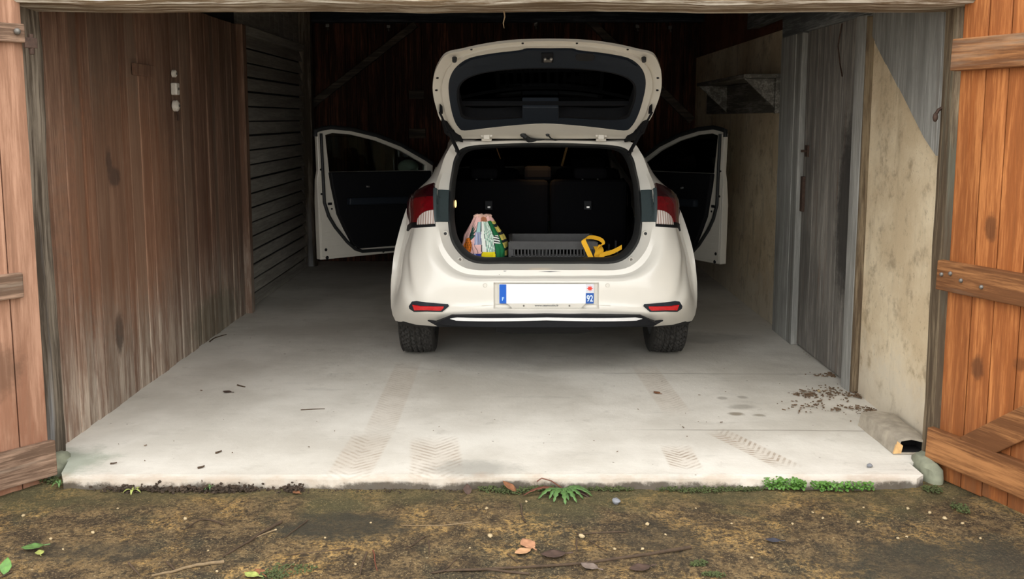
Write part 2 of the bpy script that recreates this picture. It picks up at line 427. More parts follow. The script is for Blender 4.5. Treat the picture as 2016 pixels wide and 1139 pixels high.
M['orange'] = wood('orange_pine', srgb(146, 86, 44), srgb(186, 120, 68), 'z', island=.12, grain=22, stain=.22, streak=srgb(140, 76, 32), rough=.62, low=(srgb(92, 60, 40), -.1, .50), zones=((1, 3.72, 1.03, .03, .06, srgb(84, 50, 28), .75), (1, 3.74, .47, .03, .06, srgb(80, 48, 28), .75), (1, 3.56, .53, .03, .03, srgb(96, 56, 30), .6)))
M['orange_rail'] = wood('orange_rail_wood', srgb(112, 72, 42), srgb(176, 122, 76), 'h', island=.12, grain=14, stain=.4, rough=.7, streak=srgb(150, 136, 118))
M['pink_door'] = wood('faded_red_planks', srgb(152, 113, 90), srgb(182, 141, 116), 'z', island=.08, stain=.22, low=(srgb(128, 84, 62), .2, .7), zones=((1, 3.7, .45, .12, .12, srgb(96, 72, 56), .6),))
M['pink_rail'] = wood('faded_red_rail', srgb(104, 82, 66), srgb(168, 138, 116), 'h', island=.1, stain=.45, streak=srgb(150, 136, 120))
M['roof_wood'] = wood('dark_roof_boards', srgb(50, 40, 32), srgb(92, 76, 60), 'x', island=.2, stain=.4)
M['dark_beam'] = wood('dark_blue_grey_beam', srgb(44, 48, 54), srgb(78, 82, 88), 'x', island=.1, stain=.3)
M['plaster'] = plaster('beige_plaster', srgb(206, 186, 154), srgb(228, 212, 182), srgb(138, 121, 98))
M['brick_red'] = plaster('reddish_upper_wall', srgb(104, 68, 52), srgb(126, 84, 64), srgb(70, 48, 38))
M['outside_wall'] = plaster('outside_wall', srgb(150, 130, 105), srgb(170, 150, 124), srgb(110, 96, 78))
M['concrete'] = concrete()
M['soil'] = soil()
M['rust'] = plain('rusty_iron', srgb(74, 56, 46), .75, .3, .3, 60)
M['iron'] = plain('grey_iron', srgb(120, 116, 110), .55, .6, .2, 80)
M['porcelain'] = plain('porcelain', srgb(228, 222, 210), .3, 0, .1, 60)
M['stone'] = plain('green_grey_stone', srgb(128, 130, 110), .9, 0, .3, 12)
M['block'] = plain('grey_block', srgb(160, 150, 134), .9, 0, .25, 18)
M['char'] = plain('charred', srgb(24, 22, 20), .9, 0, .3, 30)
M['pale_break'] = plain('pale_broken_wood', srgb(206, 164, 110), .8, 0, .2, 40)

M['paint'] = plain('white_car_paint', srgb(226, 222, 212), .32, 0, .02, 5, Coat_Weight=.6, Coat_Roughness=.08)
M['inner_paint'] = plain('white_inner_paint', srgb(214, 209, 197), .38, 0, .03, 8, Coat_Weight=.2)
M['rubber'] = plain('black_rubber', srgb(34, 36, 37), .55, 0, .2, 60)
M['black_plastic'] = plain('black_plastic', srgb(19, 20, 23), .6, 0, .2, 60, Specular_IOR_Level=.2)
M['trim_dark'] = plain('dark_trim', srgb(32, 38, 46), .55, 0, .1, 60, Specular_IOR_Level=.3)
M['teal_trim'] = plain('dark_teal_trim', srgb(54, 66, 68), .5, 0, .08, 60)
M['felt'] = plain('black_felt', srgb(12, 12, 14), 1.0, 0, .2, 200, Specular_IOR_Level=.04)
M['seat'] = plain('dark_seat_fabric', srgb(13, 13, 15), 1.0, 0, .2, 160, Specular_IOR_Level=.04)
M['sky_chrome'] = plain('sky_whitened_chrome', srgb(232, 232, 230), .3, .15, .03, 20)  # near-white and barely metallic: the sky's reflection is put into the base colour
M['metal'] = plain('bright_metal', srgb(190, 190, 188), .3, .9, .1, 60)
M['alloy'] = plain('alloy_rim', srgb(150, 152, 154), .35, .8, .1, 30)
M['hole'] = plain('dark_hole', srgb(14, 14, 15), .8)
M['tyre'] = plain('tyre_rubber', srgb(44, 42, 39), .85, 0, .35, 30)
M['plate_white'] = plain('plate_white', srgb(250, 250, 250), .35, 0, .0, 5)
M['plate_blue'] = plain('plate_blue', srgb(0, 92, 196), .35, 0, .03, 5)
M['plate_blue_dark'] = plain('plate_navy_blue', srgb(26, 86, 168), .35, 0, .03, 5)
M['plate_pale'] = plain('plate_pale', srgb(216, 218, 226), .4, 0, .03, 5)
M['letter_pale'] = plain('lettering_pale', srgb(176, 216, 252), .4, 0, 0, 5)
M['letter_white'] = plain('lettering_white', srgb(222, 236, 252), .4, 0, 0, 5)
M['letter_grey'] = plain('lettering_grey', srgb(86, 86, 86), .5, 0, 0, 5)
M['star_red'] = plain('emblem_red', srgb(226, 62, 44), .4, 0, 0, 5)
M['holder'] = plain('plate_holder', srgb(206, 202, 192), .4, 0, .03, 9)
M['red_reflect'] = plain('red_reflector', srgb(196, 22, 28), .25, 0, .12, 160, Coat_Weight=.5)
M['red_lens'] = plain('red_lens', srgb(104, 11, 18), .12, 0, .25, 26, Coat_Weight=1.0)
M['dark_red_lens'] = plain('dark_red_lens', srgb(44, 9, 14), .12, 0, .2, 26, Coat_Weight=1.0)
M['crate'] = plain('black_crate_plastic', srgb(66, 66, 66), .6, 0, .12, 40)
M['strap'] = plain('yellow_webbing', srgb(236, 178, 34), .8, 0, .14, 300)
M['twig'] = plain('dark_twig', srgb(72, 56, 40), .85, 0, .3, 60)
M['pale_twig'] = plain('pale_stalk', srgb(128, 108, 80), .8, 0, .2, 60)
M['dead_leaf'] = plain('dead_leaf', srgb(128, 84, 54), .75, 0, .3, 40)
M['dark_leaf'] = plain('dark_dead_leaf', srgb(70, 52, 42), .75, 0, .3, 40)
M['pebble'] = plain('pale_pebble', srgb(172, 152, 116), .7, 0, .15, 60)
M['grey_stone'] = plain('grey_pebble', srgb(128, 130, 134), .7, 0, .2, 60)
M['leaf'] = plain('green_leaf', srgb(80, 112, 58), .55, 0, .3, 50)
M['bright_leaf'] = plain('bright_green_leaf', srgb(80, 120, 46), .5, 0, .25, 60)
M['yellow_leaf'] = plain('yellow_green_leaf', srgb(150, 158, 84), .55, 0, .3, 50)
M['moss'] = plain('dark_moss', srgb(62, 70, 34), .9, 0, .5, 120)
M['debris'] = plain('leaf_crumbs', srgb(104, 84, 64), .9, 0, .4, 80)
M['red_stem'] = plain('reddish_stem', srgb(104, 60, 42), .6, 0, .25, 60)
M['belt'] = plain('seat_belt', srgb(150, 112, 66), .8, 0, .1, 60)

def clear_lens():
    k = NT('clear_lens'); co = k.coord(); s = k.sep(co)
    f = k.m('FRACT', k.m('MULTIPLY', s[0], 70)); c = k.ramp(f, [(.15, srgb(178, 150, 138)), (.4, srgb(222, 212, 204)), (.75, srgb(240, 234, 230)), (.95, srgb(170, 140, 128))])
    return k.set(c, .12, .1, Coat_Weight=1.0)
M['clear_lens'] = clear_lens()
def glass(name, tint, spec=.06):
    k = NT(name); tr = k.n('ShaderNodeBsdfTransparent'); gl = k.n('ShaderNodeBsdfGlossy'); mx = k.n('ShaderNodeMixShader'); fr = k.n('ShaderNodeFresnel')
    fr.inputs[0].default_value = 1.5
    tr.inputs[0].default_value = (*tint, 1); gl.inputs['Roughness'].default_value = .02; gl.inputs[0].default_value = (.9, .95, .95, 1)
    k.l(fr.outputs[0], mx.inputs[0]); k.l(tr.outputs[0], mx.inputs[1]); k.l(gl.outputs[0], mx.inputs[2]); k.l(mx.outputs[0], k.out.inputs[0])
    return k.mat
M['glass'] = glass('car_glass', (.66, .74, .70)); M['dark_glass'] = glass('tinted_car_glass', (.10, .13, .135))
def emit(name, col, st):
    k = NT(name); e = k.n('ShaderNodeEmission'); e.inputs[0].default_value = (*col, 1); e.inputs[1].default_value = st; k.l(e.outputs[0], k.out.inputs[0]); return k.mat
M['lamp'] = emit('warm_lamp', (1.0, .62, .25), 2.0)
def vcol(name, rough=.85):
    k = NT(name); a = k.n('ShaderNodeAttribute'); a.attribute_name = 'print'
    f = k.noise(k.coord(), 60, 4); k.bump(f, .2, .004); return k.set(a.outputs[0], rough)
M['bag'] = vcol('printed_cotton')

# ================================================================== STRUCTURE
# ---- ground and slab
def axis_vals(a, b, n): return [a + (b - a) * i / n for i in range(n + 1)]
gx = axis_vals(-9, -2.6, 8)[:-1] + axis_vals(-2.6, 2.6, 208) + axis_vals(2.6, 9, 8)[1:]
gy = axis_vals(-9, 2.7, 10)[:-1] + axis_vals(2.7, 3.95, 70)
from mathutils import noise as mn
rows = []
for y in gy:
    r = []
    for x in gx:
        z = -.050 + .008 * mn.noise(Vector((x * 3, y * 3, 0))) + .006 * mn.noise(Vector((x * 13, y * 13, 3))) + .003 * mn.noise(Vector((x * 37, y * 37, 5)))
        if abs(x) > 1.7: z -= .02 * min(1, (abs(x) - 1.7) * 2) * max(0, min(1, (3.95 - y)))
        r.append((x, y, z - .02 * max(0, 3.3 - y) * .5))
    rows.append(r)
struct(MB().grid(rows).build('ground', M['soil'], smooth=60))

front = []
x = -1.83
while x < 1.665:
    front.append((x, 3.775 + .014 * mn.noise(Vector((x * 5, 1.3, 0))) + .010 * mn.noise(Vector((x * 19, 7.3, 0)))))
    x += .02
outl = front + [(1.69, 3.81), (1.69, 3.96), (2.1, 3.97), (2.1, 9.95), (-2.25, 9.95), (-2.25, 4.02), (-1.9, 3.98), (-1.86, 3.83)]
fb = MB()
V, T = cdt(outl, (), .10); n = len(V)
nv = []
for (a, b) in V: nv.append((a, b, .003 * mn.noise(Vector((a * 2, b * 2, 0))) + (0.0015 * mn.noise(Vector((a * 14, b * 14, 2)))) - (.006 if b < 3.80 else 0)))
for (a, b) in V: nv.append((a, b - (.012 * mn.noise(Vector((a * 9, 4, 0))) if b < 3.84 else 0), -.09))
fs = list(T); cnt = {}
for t in T:
    for i in range(3): e = (t[i], t[(i + 1) % 3]); cnt.setdefault(frozenset(e), []).append(e)
for es in cnt.values():
    if len(es) == 1: a, b = es[0]; fs.append((a, n + a, n + b, b))
fb.add(nv, fs).build('floor', M['concrete'])
struct(bpy.data.objects['floor'])
# ---- left wall: vertical planks, then grey slats
lw = MB(); y = 4.10
while y < 7.12:
    w = random.uniform(.085, .15); w = min(w, 7.13 - y)
    dx = random.uniform(-.006, .006)
    lw.box((-2.012 + dx, y + w / 2, 1.06), (.024, w - random.uniform(.003, .008), 2.13), jit=.0015)
    y += w
lw.box((-2.04, 5.6, 1.4), (.02, 3.2, 2.85), mi=1)
M['gap_shade'] = plain('dark_gap_shade', srgb(30, 30, 28), .9)  # near-black backing colour stands in for the shade between boards
struct(lw.build('wall_left', [M['red_planks'], M['gap_shade']], bevel=.003), 'faded red brown vertical plank wall on the left')
struct(MB().box((-1.985, 7.17, 1.06), (.07, .09, 2.14), jit=.004).build('trim_4', M['red_planks'], bevel=.006))
sl = MB(); nsl = 19; hs = 2.10 / nsl
for i in range(nsl):
    z0 = i * hs
    a = random.uniform(-.004, .004); gp_ = .012 + max(0, 1.45 - z0) * .016  # lower gaps widened so the dark backing draws the shadow line under each slat
    sl.prism([(-2.040, 7.2, z0 + hs - gp_), (-2.056, 7.2, z0 + hs - gp_), (-2.028, 7.2, z0 + a), (-2.006, 7.2, z0 + a)], (0, 2.3, 0))
sl.box((-2.075, 8.4, 1.05), (.02, 2.6, 2.1), mi=1)
struct(sl.build('wall_left.001', [M['slats'], M['gap_shade']], bevel=.002), 'grey horizontal clapboard wall behind the left plank wall')
up = MB(); y = 7.2
while y < 9.6:
    w = random.uniform(.14, .2); up.box((-2.06, y + w / 2, 2.42), (.02, w - .004, .62)); y += w
struct(up.build('wall_left.002', M['slats'], bevel=.002))
struct(MB().box((-2.02, 8.4, 2.115), (.06, 2.4, .06), jit=.004).build('trim_5', M['slats'], bevel=.004))
struct(MB().box((-1.99, 9.45, 1.3), (.12, .13, 2.6), jit=.01).build('trim_6', M['post_left'], bevel=.01))

# ---- back wall
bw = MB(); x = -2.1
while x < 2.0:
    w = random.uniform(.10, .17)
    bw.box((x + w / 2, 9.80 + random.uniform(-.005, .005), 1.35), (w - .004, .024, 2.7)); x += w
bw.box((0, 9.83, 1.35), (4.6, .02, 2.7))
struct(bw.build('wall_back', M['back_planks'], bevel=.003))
for nm, a, b in (('trim_7', (-2.0, 9.74, 1.585), (-.95, 9.74, 2.37)), ('trim_8', (.72, 9.74, 2.45), (1.80, 9.74, 1.43))):
    struct(MB().bar(a, b, .07, .075, up=(0, 1, 0), jit=.004).build(nm, M['grey_x'], bevel=.005), 'diagonal wooden brace on the ' + ('left' if a[0] < 0 else 'right') + ' of the dark back wall')
struct(MB().box((-.1, 9.70, 2.46), (4.0, .12, .15), jit=.006).build('trim_10', M['dark_beam'], bevel=.008))
for (x0, y0, x1, y1) in ((805, 178, 835, 194), (805, 253, 838, 272)):
    a, b = at_y(x0, y0, 9.77), at_y(x1, y1, 9.77)
    o = MB().box(((a.x + b.x) / 2, 9.775, (a.z + b.z) / 2), (b.x - a.x, .022, a.z - b.z)).build('repair_board', M['grey_x'], bevel=.003)
    tag(o, 'small grey board nailed on dark back wall, ' + ('upper' if y0 < 200 else 'lower') + ' of the two', 'board', 'repair boards on the back wall')
for (px, py) in ((645, 50), (765, 52), (1055, 48), (1255, 52), (1320, 54)):
    p = at_y(px, py, 9.62)
    o = MB().box(p, (.03, .03, .03), jit=.004).tube([p + Vector((0, 0, -.015)), p + Vector((.005, -.01, -.045))], .008, 6).build('beam_hook', M['iron'])
    tag(o, 'small grey iron hook under the beam along the dark back wall', 'hook', 'hooks on the back beam')

# ---- right wall
pw = MB()
def wallbox(y0, y1, z0, z1, x=1.84, t=.12): pw.box((x + t / 2, (y0 + y1) / 2, (z0 + z1) / 2), (t, y1 - y0, z1 - z0))
wallbox(4.0, 5.08, -.02, 2.05); wallbox(6.45, 9.9, -.02, 2.05)
struct(pw.build('wall_right', M['plaster'], bevel=.006), 'stained beige plaster wall on the right')
struct(MB().box((1.93, 7.2, 2.45), (.10, 6.2, .8)).build('wall_right.001', M['brick_red']), 'dark reddish upper wall above the right plaster wall')
tp = MB(); ys = [4.04, 4.17, 4.31, 4.47, 4.62, 4.78, 4.94, 5.09]
def diag(y): return 1.29 + max(0, y - 4.20) * (1.955 - 1.29) / (5.12 - 4.20)
for a, b in zip(ys[:-1], ys[1:]):
    xx = 1.826 + random.uniform(-.003, .003)
    tp.prism([(xx, a + .001, diag(a)), (xx, b - .001, diag(b)), (xx, b - .001, 1.99), (xx, a + .001, 1.99)], (.018, 0, 0))
struct(tp.build('trim_11', M['grey_wood'], bevel=.002), 'grey boards with a slanting lower edge above the right plaster')
# side door with its frame
struct(MB().box((1.822, 5.075, .985), (.05, .12, 1.985), jit=.004).box((1.824, 5.003, .985), (.044, .026, 1.96), jit=.005, mi=1).build('trim_12', [M['grey_wood'], M['post_right']], bevel=.006), 'front grey jamb of the side door')
fr2 = MB().box((1.825, 6.15, .99), (.05, .12, 1.98), jit=.004).box((1.825, 6.39, .99), (.05, .34, 1.99), jit=.004)
struct(fr2.build('trim_13', M['grey_wood'], bevel=.006), 'rear grey jamb of the side door')
struct(MB().box((1.82, 5.75, 2.05), (.06, 1.55, .14), jit=.004).build('trim_14', M['grey_beam'], bevel=.006))
struct(MB().bar((1.79, 4.1, 2.20), (1.79, 7.3, 2.17), .10, .13, jit=.006).build('trim_15', M['grey_beam'], bevel=.008), 'grey beam running over the side door')
dl = MB(); y = 5.145
for w in (.27, .24, .22, .215):
    dl.box((1.845, y + w / 2, 1.0), (.024, w - .004, 1.97)); y += w
d3 = struct(dl.build('door_3', M['grey_leaf'], bevel=.003), 'grey boarded side door in the right wall')
MB().box((1.825, 6.05, .98), (.02, .045, .22)).build('hinge', M['rust'], d3, bevel=.003)
MB().box((1.828, 6.0, 1.25), (.015, .05, .07)).tube([(1.82, 6.0, 1.25), (1.79, 6.0, 1.25)], .008).build('latch', M['rust'], d3)
MB().tube([(1.825, 5.45, 1.97), (1.815, 5.47, 1.85), (1.82, 5.44, 1.75), (1.815, 5.38, 1.68)], .004, 6).build('wire', M['rust'], d3)

# ---- front beam, posts, facade above, roof
bm_ = MB(); N = 60; rws = []
for i in range(N + 1):
    x = -2.25 + 4.3 * i / N
    if x > 1.83: x = 1.83
    dz = .012 * mn.noise(Vector((x * 1.7, 0, 0))) + .005 * mn.noise(Vector((x * 7, 3, 0)))
    dy = .010 * mn.noise(Vector((x * 2.3, 9, 0)))
    rws.append([(x, 3.86 + dy, 1.895 + dz), (x, 3.845 + dy, 1.91 + dz), (x, 3.85 + dy, 2.12), (x, 4.08, 2.12), (x, 4.08 + dy, 1.885 + dz * .6)])
bm_.grid(rws, wrap=True)
struct(bm_.build('trim_1', M['beam'], smooth=35), 'weathered grey wooden beam over the garage opening')
def rough_post(name, xs, ys, z0, z1, mat, wob, label):
    rr = []; K = 40
    for i in range(K + 1):
        z = z0 + (z1 - z0) * i / K
        ox = wob * mn.noise(Vector((z * 1.6, xs[0] * 3, 0))); oy = wob * mn.noise(Vector((z * 2.1, xs[0] * 3, 5)))
        sec = []
        for (a, b) in ((0, 0), (.5, -.06), (1, 0.02), (1.04, .5), (1, 1), (0, 1), (-.04, .5)):
            sec.append((xs[0] + (xs[1] - xs[0]) * a + ox + wob * .35 * mn.noise(Vector((z * 6, a * 4, b * 4))), ys[0] + (ys[1] - ys[0]) * b + oy, z))
        rr.append(sec)
    return struct(MB().grid(rr, wrap=True).build(name, mat, smooth=30), label)
rough_post('trim_2', (-2.07, -1.965), (3.93, 4.10), -.0, 1.93, M['post_left'], .018, 'old split wooden post at the left of the garage opening')
rough_post('trim_3', (1.785, 1.93), (3.96, 4.06), .0, 1.93, M['post_right'], .006, 'old wooden post at the right of the garage opening')
fw = MB().box((0, 3.98, 2.65), (9.0, .18, 1.1)).box((-3.4, 4.02, 1.2), (2.6, .14, 2.6)).box((3.45, 4.02, 1.2), (2.9, .14, 2.6))
struct(fw.build('wall_front', M['outside_wall']))
cb = MB(); y = 3.9
while y < 9.9:
    cb.box((0, y + .11, 2.72), (4.7, .215, .03)); y += .22
struct(cb.build('ceiling', M['roof_wood']))
outer = MB().box((-2.3, 7.0, 1.3), (.06, 6.2, 3.0)).box((2.06, 7.0, 1.3), (.06, 6.2, 3.0)).box((0, 9.98, 1.4), (4.7, .05, 3.0)).box((0, 7.0, 2.80), (4.8, 6.4, .04))
struct(outer.build('wall_outside', M['outside_wall']))
# stone plinths
def rock(name, c, s, mat, seed, nz=.25, rot=0.0):
    mb = MB(); nu, nv = 14, 9; pts = []
    for j in range(nv + 1):
        ph = math.pi * j / nv; row = []
        for i in range(nu):
            a = 2 * math.pi * i / nu
            d = Vector((math.sin(ph) * math.cos(a), math.sin(ph) * math.sin(a), math.cos(ph)))
            m_ = max(abs(d.x), abs(d.y), abs(d.z)); d = d / (m_ ** .62)
            q = 1 + nz * mn.noise(d * 1.8 + Vector((seed, 0, 0)))
            p = Vector((d.x * s[0], d.y * s[1], d.z * s[2])) * q
            p = Matrix.Rotation(rot, 3, 'Z') @ p
            row.append(p + Vector(c))
        pts.append(row)
    return mb.grid(pts, wrap=True).build(name, mat, smooth=50, weld=True)
struct(rock('trim_16', (-1.985, 3.97, -.055), (.085, .12, .08), M['stone'], 3), 'mossy stone plinth under the left post')
struct(rock('trim_17', (1.752, 3.92, -.045), (.042, .10, .085), M['stone'], 8, .2), 'grey green stone plinth under the right post')

# ---- garage door leaves, opened outward
def leaf(name, P0, r, nrm, boards, z0, z1, mat, label):
    r, nrm = Vector((*r, 0)).normalized(), Vector((*nrm, 0)).normalized()
    P0 = Vector((*P0, 0)); R = Matrix((r, -nrm, Vector((0, 0, 1)))).transposed()
    mb = MB(); t = 0
    for w in boards:
        zb = z0 + random.uniform(-.008, .008)
        mb.box(P0 + r * (t + w / 2) + Vector((0, 0, (zb + z1) / 2)) - nrm * .013, (w - .004, .026, z1 - zb), R); t += w
    o = struct(mb.build(name, mat, bevel=.003), label)
    return o, P0, r, nrm, R
def rail(o, P0, r, nrm, R, t0, t1, za, zb, h, th, mat, name='rail'):
    mb = MB(); a = P0 + r * t0 + Vector((0, 0, za)) + nrm * th / 2; b = P0 + r * t1 + Vector((0, 0, zb)) + nrm * th / 2
    mb.bar(a, b, th, h, jit=.003); return mb.build(name, mat, o, bevel=.005)
D2, P0, r, nr, R = leaf('door_2', (1.785, 3.90), (.371, -.928), (-.928, -.371), (.125, .105, .12, .115, .13, .12, .125, .12, .13), -.045, 2.35, M['orange'], 'orange pine garage door leaf standing open on the right')
for za, h, t0 in ((1.70, .125, -.02), (.815, .12, -.03), (.10, .135, -.035)):
    rail(D2, P0, r, nr, R, t0, 1.1, za, za, h, .034, M['orange_rail'])
rail(D2, P0, r, nr, R, .17, 1.0, .13, .76, .11, .028, M['orange_rail'], 'brace')
for (t, z) in ((.0, .82), (.045, .83), (.10, .81), (.20, .80)):
    MB().ball(P0 + r * t + nr * .036 + Vector((0, 0, z)), .009).build('bolt', M['iron'], D2, smooth=60)

D1, P0, r, nr, R = leaf('door_1', (-1.925, 3.87), (-.63, -.777), (.777, -.63), (.115, .12, .11, .125, .12, .11, .12, .12, .12), -.055, 2.35, M['pink_door'], 'faded red plank garage door leaf standing open on the left')
rail(D1, P0, r, nr, R, .005, 1.0, 1.78, 1.78, .075, .03, M['pink_rail'])
rail(D1, P0, r, nr, R, .07, 1.0, .79, .79, .10, .03, M['pink_rail'])
rail(D1, P0, r, nr, R, -.012, 1.0, .055, .055, .15, .034, M['pink_rail'])
for (t, z) in ((.035, 1.785), (.12, 1.785)):
    MB().ball(P0 + r * t + nr * .034 + Vector((0, 0, z)), .013).build('bolt', M['iron'], D1, smooth=60)
hg = MB().box(P0 - r * .02 + nr * .02 + Vector((0, 0, 1.745)), (.05, .012, .04), R)
hg.tube([P0 - r * .025 + nr * .015 + Vector((0, 0, 1.70)), P0 - r * .025 + nr * .015 + Vector((0, 0, 1.78))], .010, 10)
hg.build('hinge', M['rust'], D1, bevel=.002)

# hook iron on right post/boards
tag(MB().tube([(1.80, 4.05, 1.50), (1.77, 4.045, 1.485), (1.755, 4.04, 1.46)], .007, 6).ball((1.757, 4.04, 1.455), (.011, .011, .02)).build('iron_hook', M['rust'], smooth=50), 'small rusty iron hook on the grey boards beside the right post', 'hook')

# ================================================================== WALL FITTINGS
def insul(c, kind, label):
    c = Vector(c); root = thing('wall_insulator', label, 'insulator', c, 'porcelain fittings on the left wall')
    if kind == 0:
        MB().lathe([(.012, 0), (.022, .004), (.022, .022), (.012, .028)], (0, 0, 0), 'x', 14).build('body', M['porcelain'], root, smooth=40)
    elif kind == 1:
        MB().box((.018, 0, 0), (.036, .055, .07)).build('body', M['porcelain'], root, bevel=.006)
    else:
        MB().lathe([(.024, 0), (.033, .006), (.033, .026), (.02, .036)], (0, 0, 0), 'x', 16).build('body', M['porcelain'], root, smooth=40)
        MB().tube([(.02, .01, -.03), (.022, .02, -.06), (.02, .024, -.085)], .006, 6).build('wire', M['rust'], root)
    MB().disc((.037 if kind else .028, 0, 0), (1, 0, 0), .008, .003).build('screw', M['iron'], root)
insul((-2.0, 5.756, 1.711), 0, 'small white porcelain knob, topmost of three on the left plank wall')
insul((-2.0, 5.75, 1.622), 1, 'white square porcelain switch between two knobs on the left wall')
insul((-2.0, 5.75, 1.524), 2, 'round white porcelain fitting with wire stub, lowest of three')
bk = MB().box((-1.988, 5.285, 1.71), (.02, .29, .062), jit=.004).build('wall_batten', M['red_planks'], bevel=.003)
tag(bk, 'short brown batten nailed across the left plank wall near its top', 'batten')

p0 = at_y(992, 26, 4.02)
tag(MB().tube([(p0.x, 4.02, 1.885), (p0.x + .004, 4.015, 1.86), (p0.x - .003, 4.02, 1.835), (p0.x + .001, 4.02, 1.815)], [.004, .003, .0025, .001], 6).build('dry_root', M['pale_twig']), 'thin pale dry root hanging from the front beam above the car', 'root')

# shelf on the right wall
sh = thing('wall_shelf', 'old grey wall shelf with triangular brackets beyond the side door', 'shelf', (1.84, 7.4, 1.5))
def loc(p): return Vector(p) - Vector((1.84, 7.4, 1.5))
MB().box(loc((1.70, 7.45, 1.735)), (.27, 1.68, .028), jit=.003).build('board', M['shelf_wood'], sh, bevel=.003)
MB().box(loc((1.828, 7.85, 1.605)), (.022, 2.5, .23), jit=.003).build('back_board', M['shelf_wood'], sh, bevel=.003)
MB().box(loc((1.80, 6.615, 1.605)), (.04, .035, .24), jit=.002).build('cleat', M['shelf_wood'], sh, bevel=.003)
for y in (6.66, 8.25):
    MB().prism([loc((1.58, y, 1.72)), loc((1.818, y, 1.72)), loc((1.818, y, 1.50))], (0, .025, 0)).build('bracket', M['shelf_wood'], sh, bevel=.002)

# ================================================================== THE CAR (local: x right, y forward from the rear bumper, z up)
CX, CY = .187, 5.18
car = thing('car', 'white hatchback parked nose-in in the garage, tailgate and both front doors open', 'car', (CX, CY, 0))
CO = Vector((CX, CY, 0))
def U(px, py, y):
    p = at_y(px, py, CY + y); return (p.x - CX, y, p.z)
def key(row): return [U(*k) if len(k) == 3 else (k[1], k[2], k[3]) for k in row]
m = 'm'
RING = [
 [(1071,290,.57),(985,291,.57),(925,297,.56),(905,316,.53),(897,345,.43),(893,374,.34),(892,438,.25),(903,478,.20),(935,505,.17),(1000,508,.16),(1074,508,.16)],
 [(1071,281,.56),(980,283,.56),(917,289,.55),(896,308,.52),(888,342,.44),(884,374,.35),(882,438,.24),(893,484,.19),(930,516,.155),(1000,519,.15),(1074,519,.15)],
 [(1071,277,.57),(980,278,.57),(908,281,.56),(886,303,.51),(872,340,.42),(863,374,.32),(863,438,.19),(877,492,.12),(919,528,.075),(1000,531,.068),(1074,531,.068)],
 [(1071,275,.60),(980,276,.60),(903,278,.57),(880,300,.50),(866,338,.40),(857,372,.28),(858,438,.18),(869,500,.115),(912,537,.07),(1000,542,.064),(1074,542,.064)],
 [(m,0,.72,1.335),(m,-.28,.72,1.33),(m,-.50,.70,1.285),(876,305,.60),(855,340,.53),(840,374,.33),(838,439,.19),(848,505,.085),(895,549,.022),(1000,553,.012),(1074,553,.012)],
 [(m,0,.95,1.375),(m,-.28,.95,1.37),(m,-.52,.92,1.32),(m,-.585,.8,1.22),(845,352,.70),(822,379,.40),(820,440,.25),(812,515,.14),(850,585,.035),(1000,597,.006),(1074,597,.006)],
 [(m,0,1.0,1.383),(m,-.285,1.0,1.378),(m,-.525,.97,1.328),(m,-.593,.86,1.222),(841,360,.75),(817,382,.45),(815,440,.29),(803,518,.20),(832,601,.055),(1000,601,-.014),(1074,601,-.014)],
 [(m,0,1.05,1.39),(m,-.29,1.05,1.385),(m,-.53,1.02,1.335),(m,-.60,.92,1.225),(837,366,.80),(812,385,.50),(811,441,.34),(793,520,.27),(812,612,.10),(1000,616,-.008),(1074,617,-.008)],
 [(m,0,1.12,1.40),(m,-.30,1.12,1.395),(m,-.535,1.1,1.345),(m,-.612,1.02,1.23),(m,-.735,.95,1.03),(808,388,.62),(803,445,.50),(784,540,.36),(794,632,.30),(1000,641,.05),(1074,642,.05)],
]
halves = [key(r) for r in RING]
def arch(y):
    z = 0.0
    for c in (.76, 3.36):
        d = .365 ** 2 - (y - c) ** 2
        if d > 0: z = max(z, .316 + math.sqrt(d))
    return z
ty = [0, 1.12, 1.6, 2.05, 2.5, 2.75, 3.1, 3.45, 3.6, 4.0, 4.25, 4.33]
tzr = [1.40, 1.40, 1.44, 1.455, 1.44, 1.405, 1.24, 1.03, .98, .90, .78, .62]
txc = [.612, .612, .635, .64, .635, .63, .66, .70, .72, .68, .60, .5]
tz3 = [1.23, 1.23, 1.28, 1.30, 1.29, 1.26, 1.13, .985, .95, .87, .74, .58]
txb = [.735, .735, .775, .785, .79, .79, .80, .80, .80, .76, .66, .55]
tzb = [1.03, 1.03, 1.01, .99, .975, .97, .955, .93, .91, .84, .70, .56]
txw = [.885, .885, .885, .882, .88, .88, .882, .882, .88, .85, .74, .6]
def sec(yb, yt):
    g = lambda t: float(np.interp(yt, ty, t))
    gb = lambda t: float(np.interp(yb, ty, t))
    zr, xc, z3, xb, zb, xw = g(tzr), g(txc), g(tz3), g(txb), g(tzb), gb(txw)
    za = max(arch(yb), .27 if yb < 4.2 else .3)
    ym = (yb + yt) / 2
    z5, z6 = zb - .06, zb - .15
    return [(0, yt, zr), (-.30, yt, zr - .005), (-(xc - .075), yt, zr - .055 if zr - .055 > z3 else (zr + z3) / 2), (-xc, yt, z3), (-xb, yt, zb),
            (-min(xw - .03, float(np.interp(yt, [1.12, 2.1], [.79, .85]))), ym, z5), (-min(xw - .008, float(np.interp(yt, [1.12, 2.1], [.832, .875]))), (ym + yb) / 2, z6), (-xw, yb, max(.60 if yb < 4.1 else .5, za + .05)), (-(xw - .012), yb, za), (-.62 if xw > .7 else -.4, yb, max(za - .01, .25)), (0, yb + .02, .24)]
yb_l = [.395, .405, .43, .48, .56, .66, .76, .86, .96, 1.04, 1.09, 1.115, 1.125]
for i, yb in enumerate(yb_l): halves.append(sec(yb, 1.14 + .16 * i / (len(yb_l) - 1)))
nspecial = len(halves)
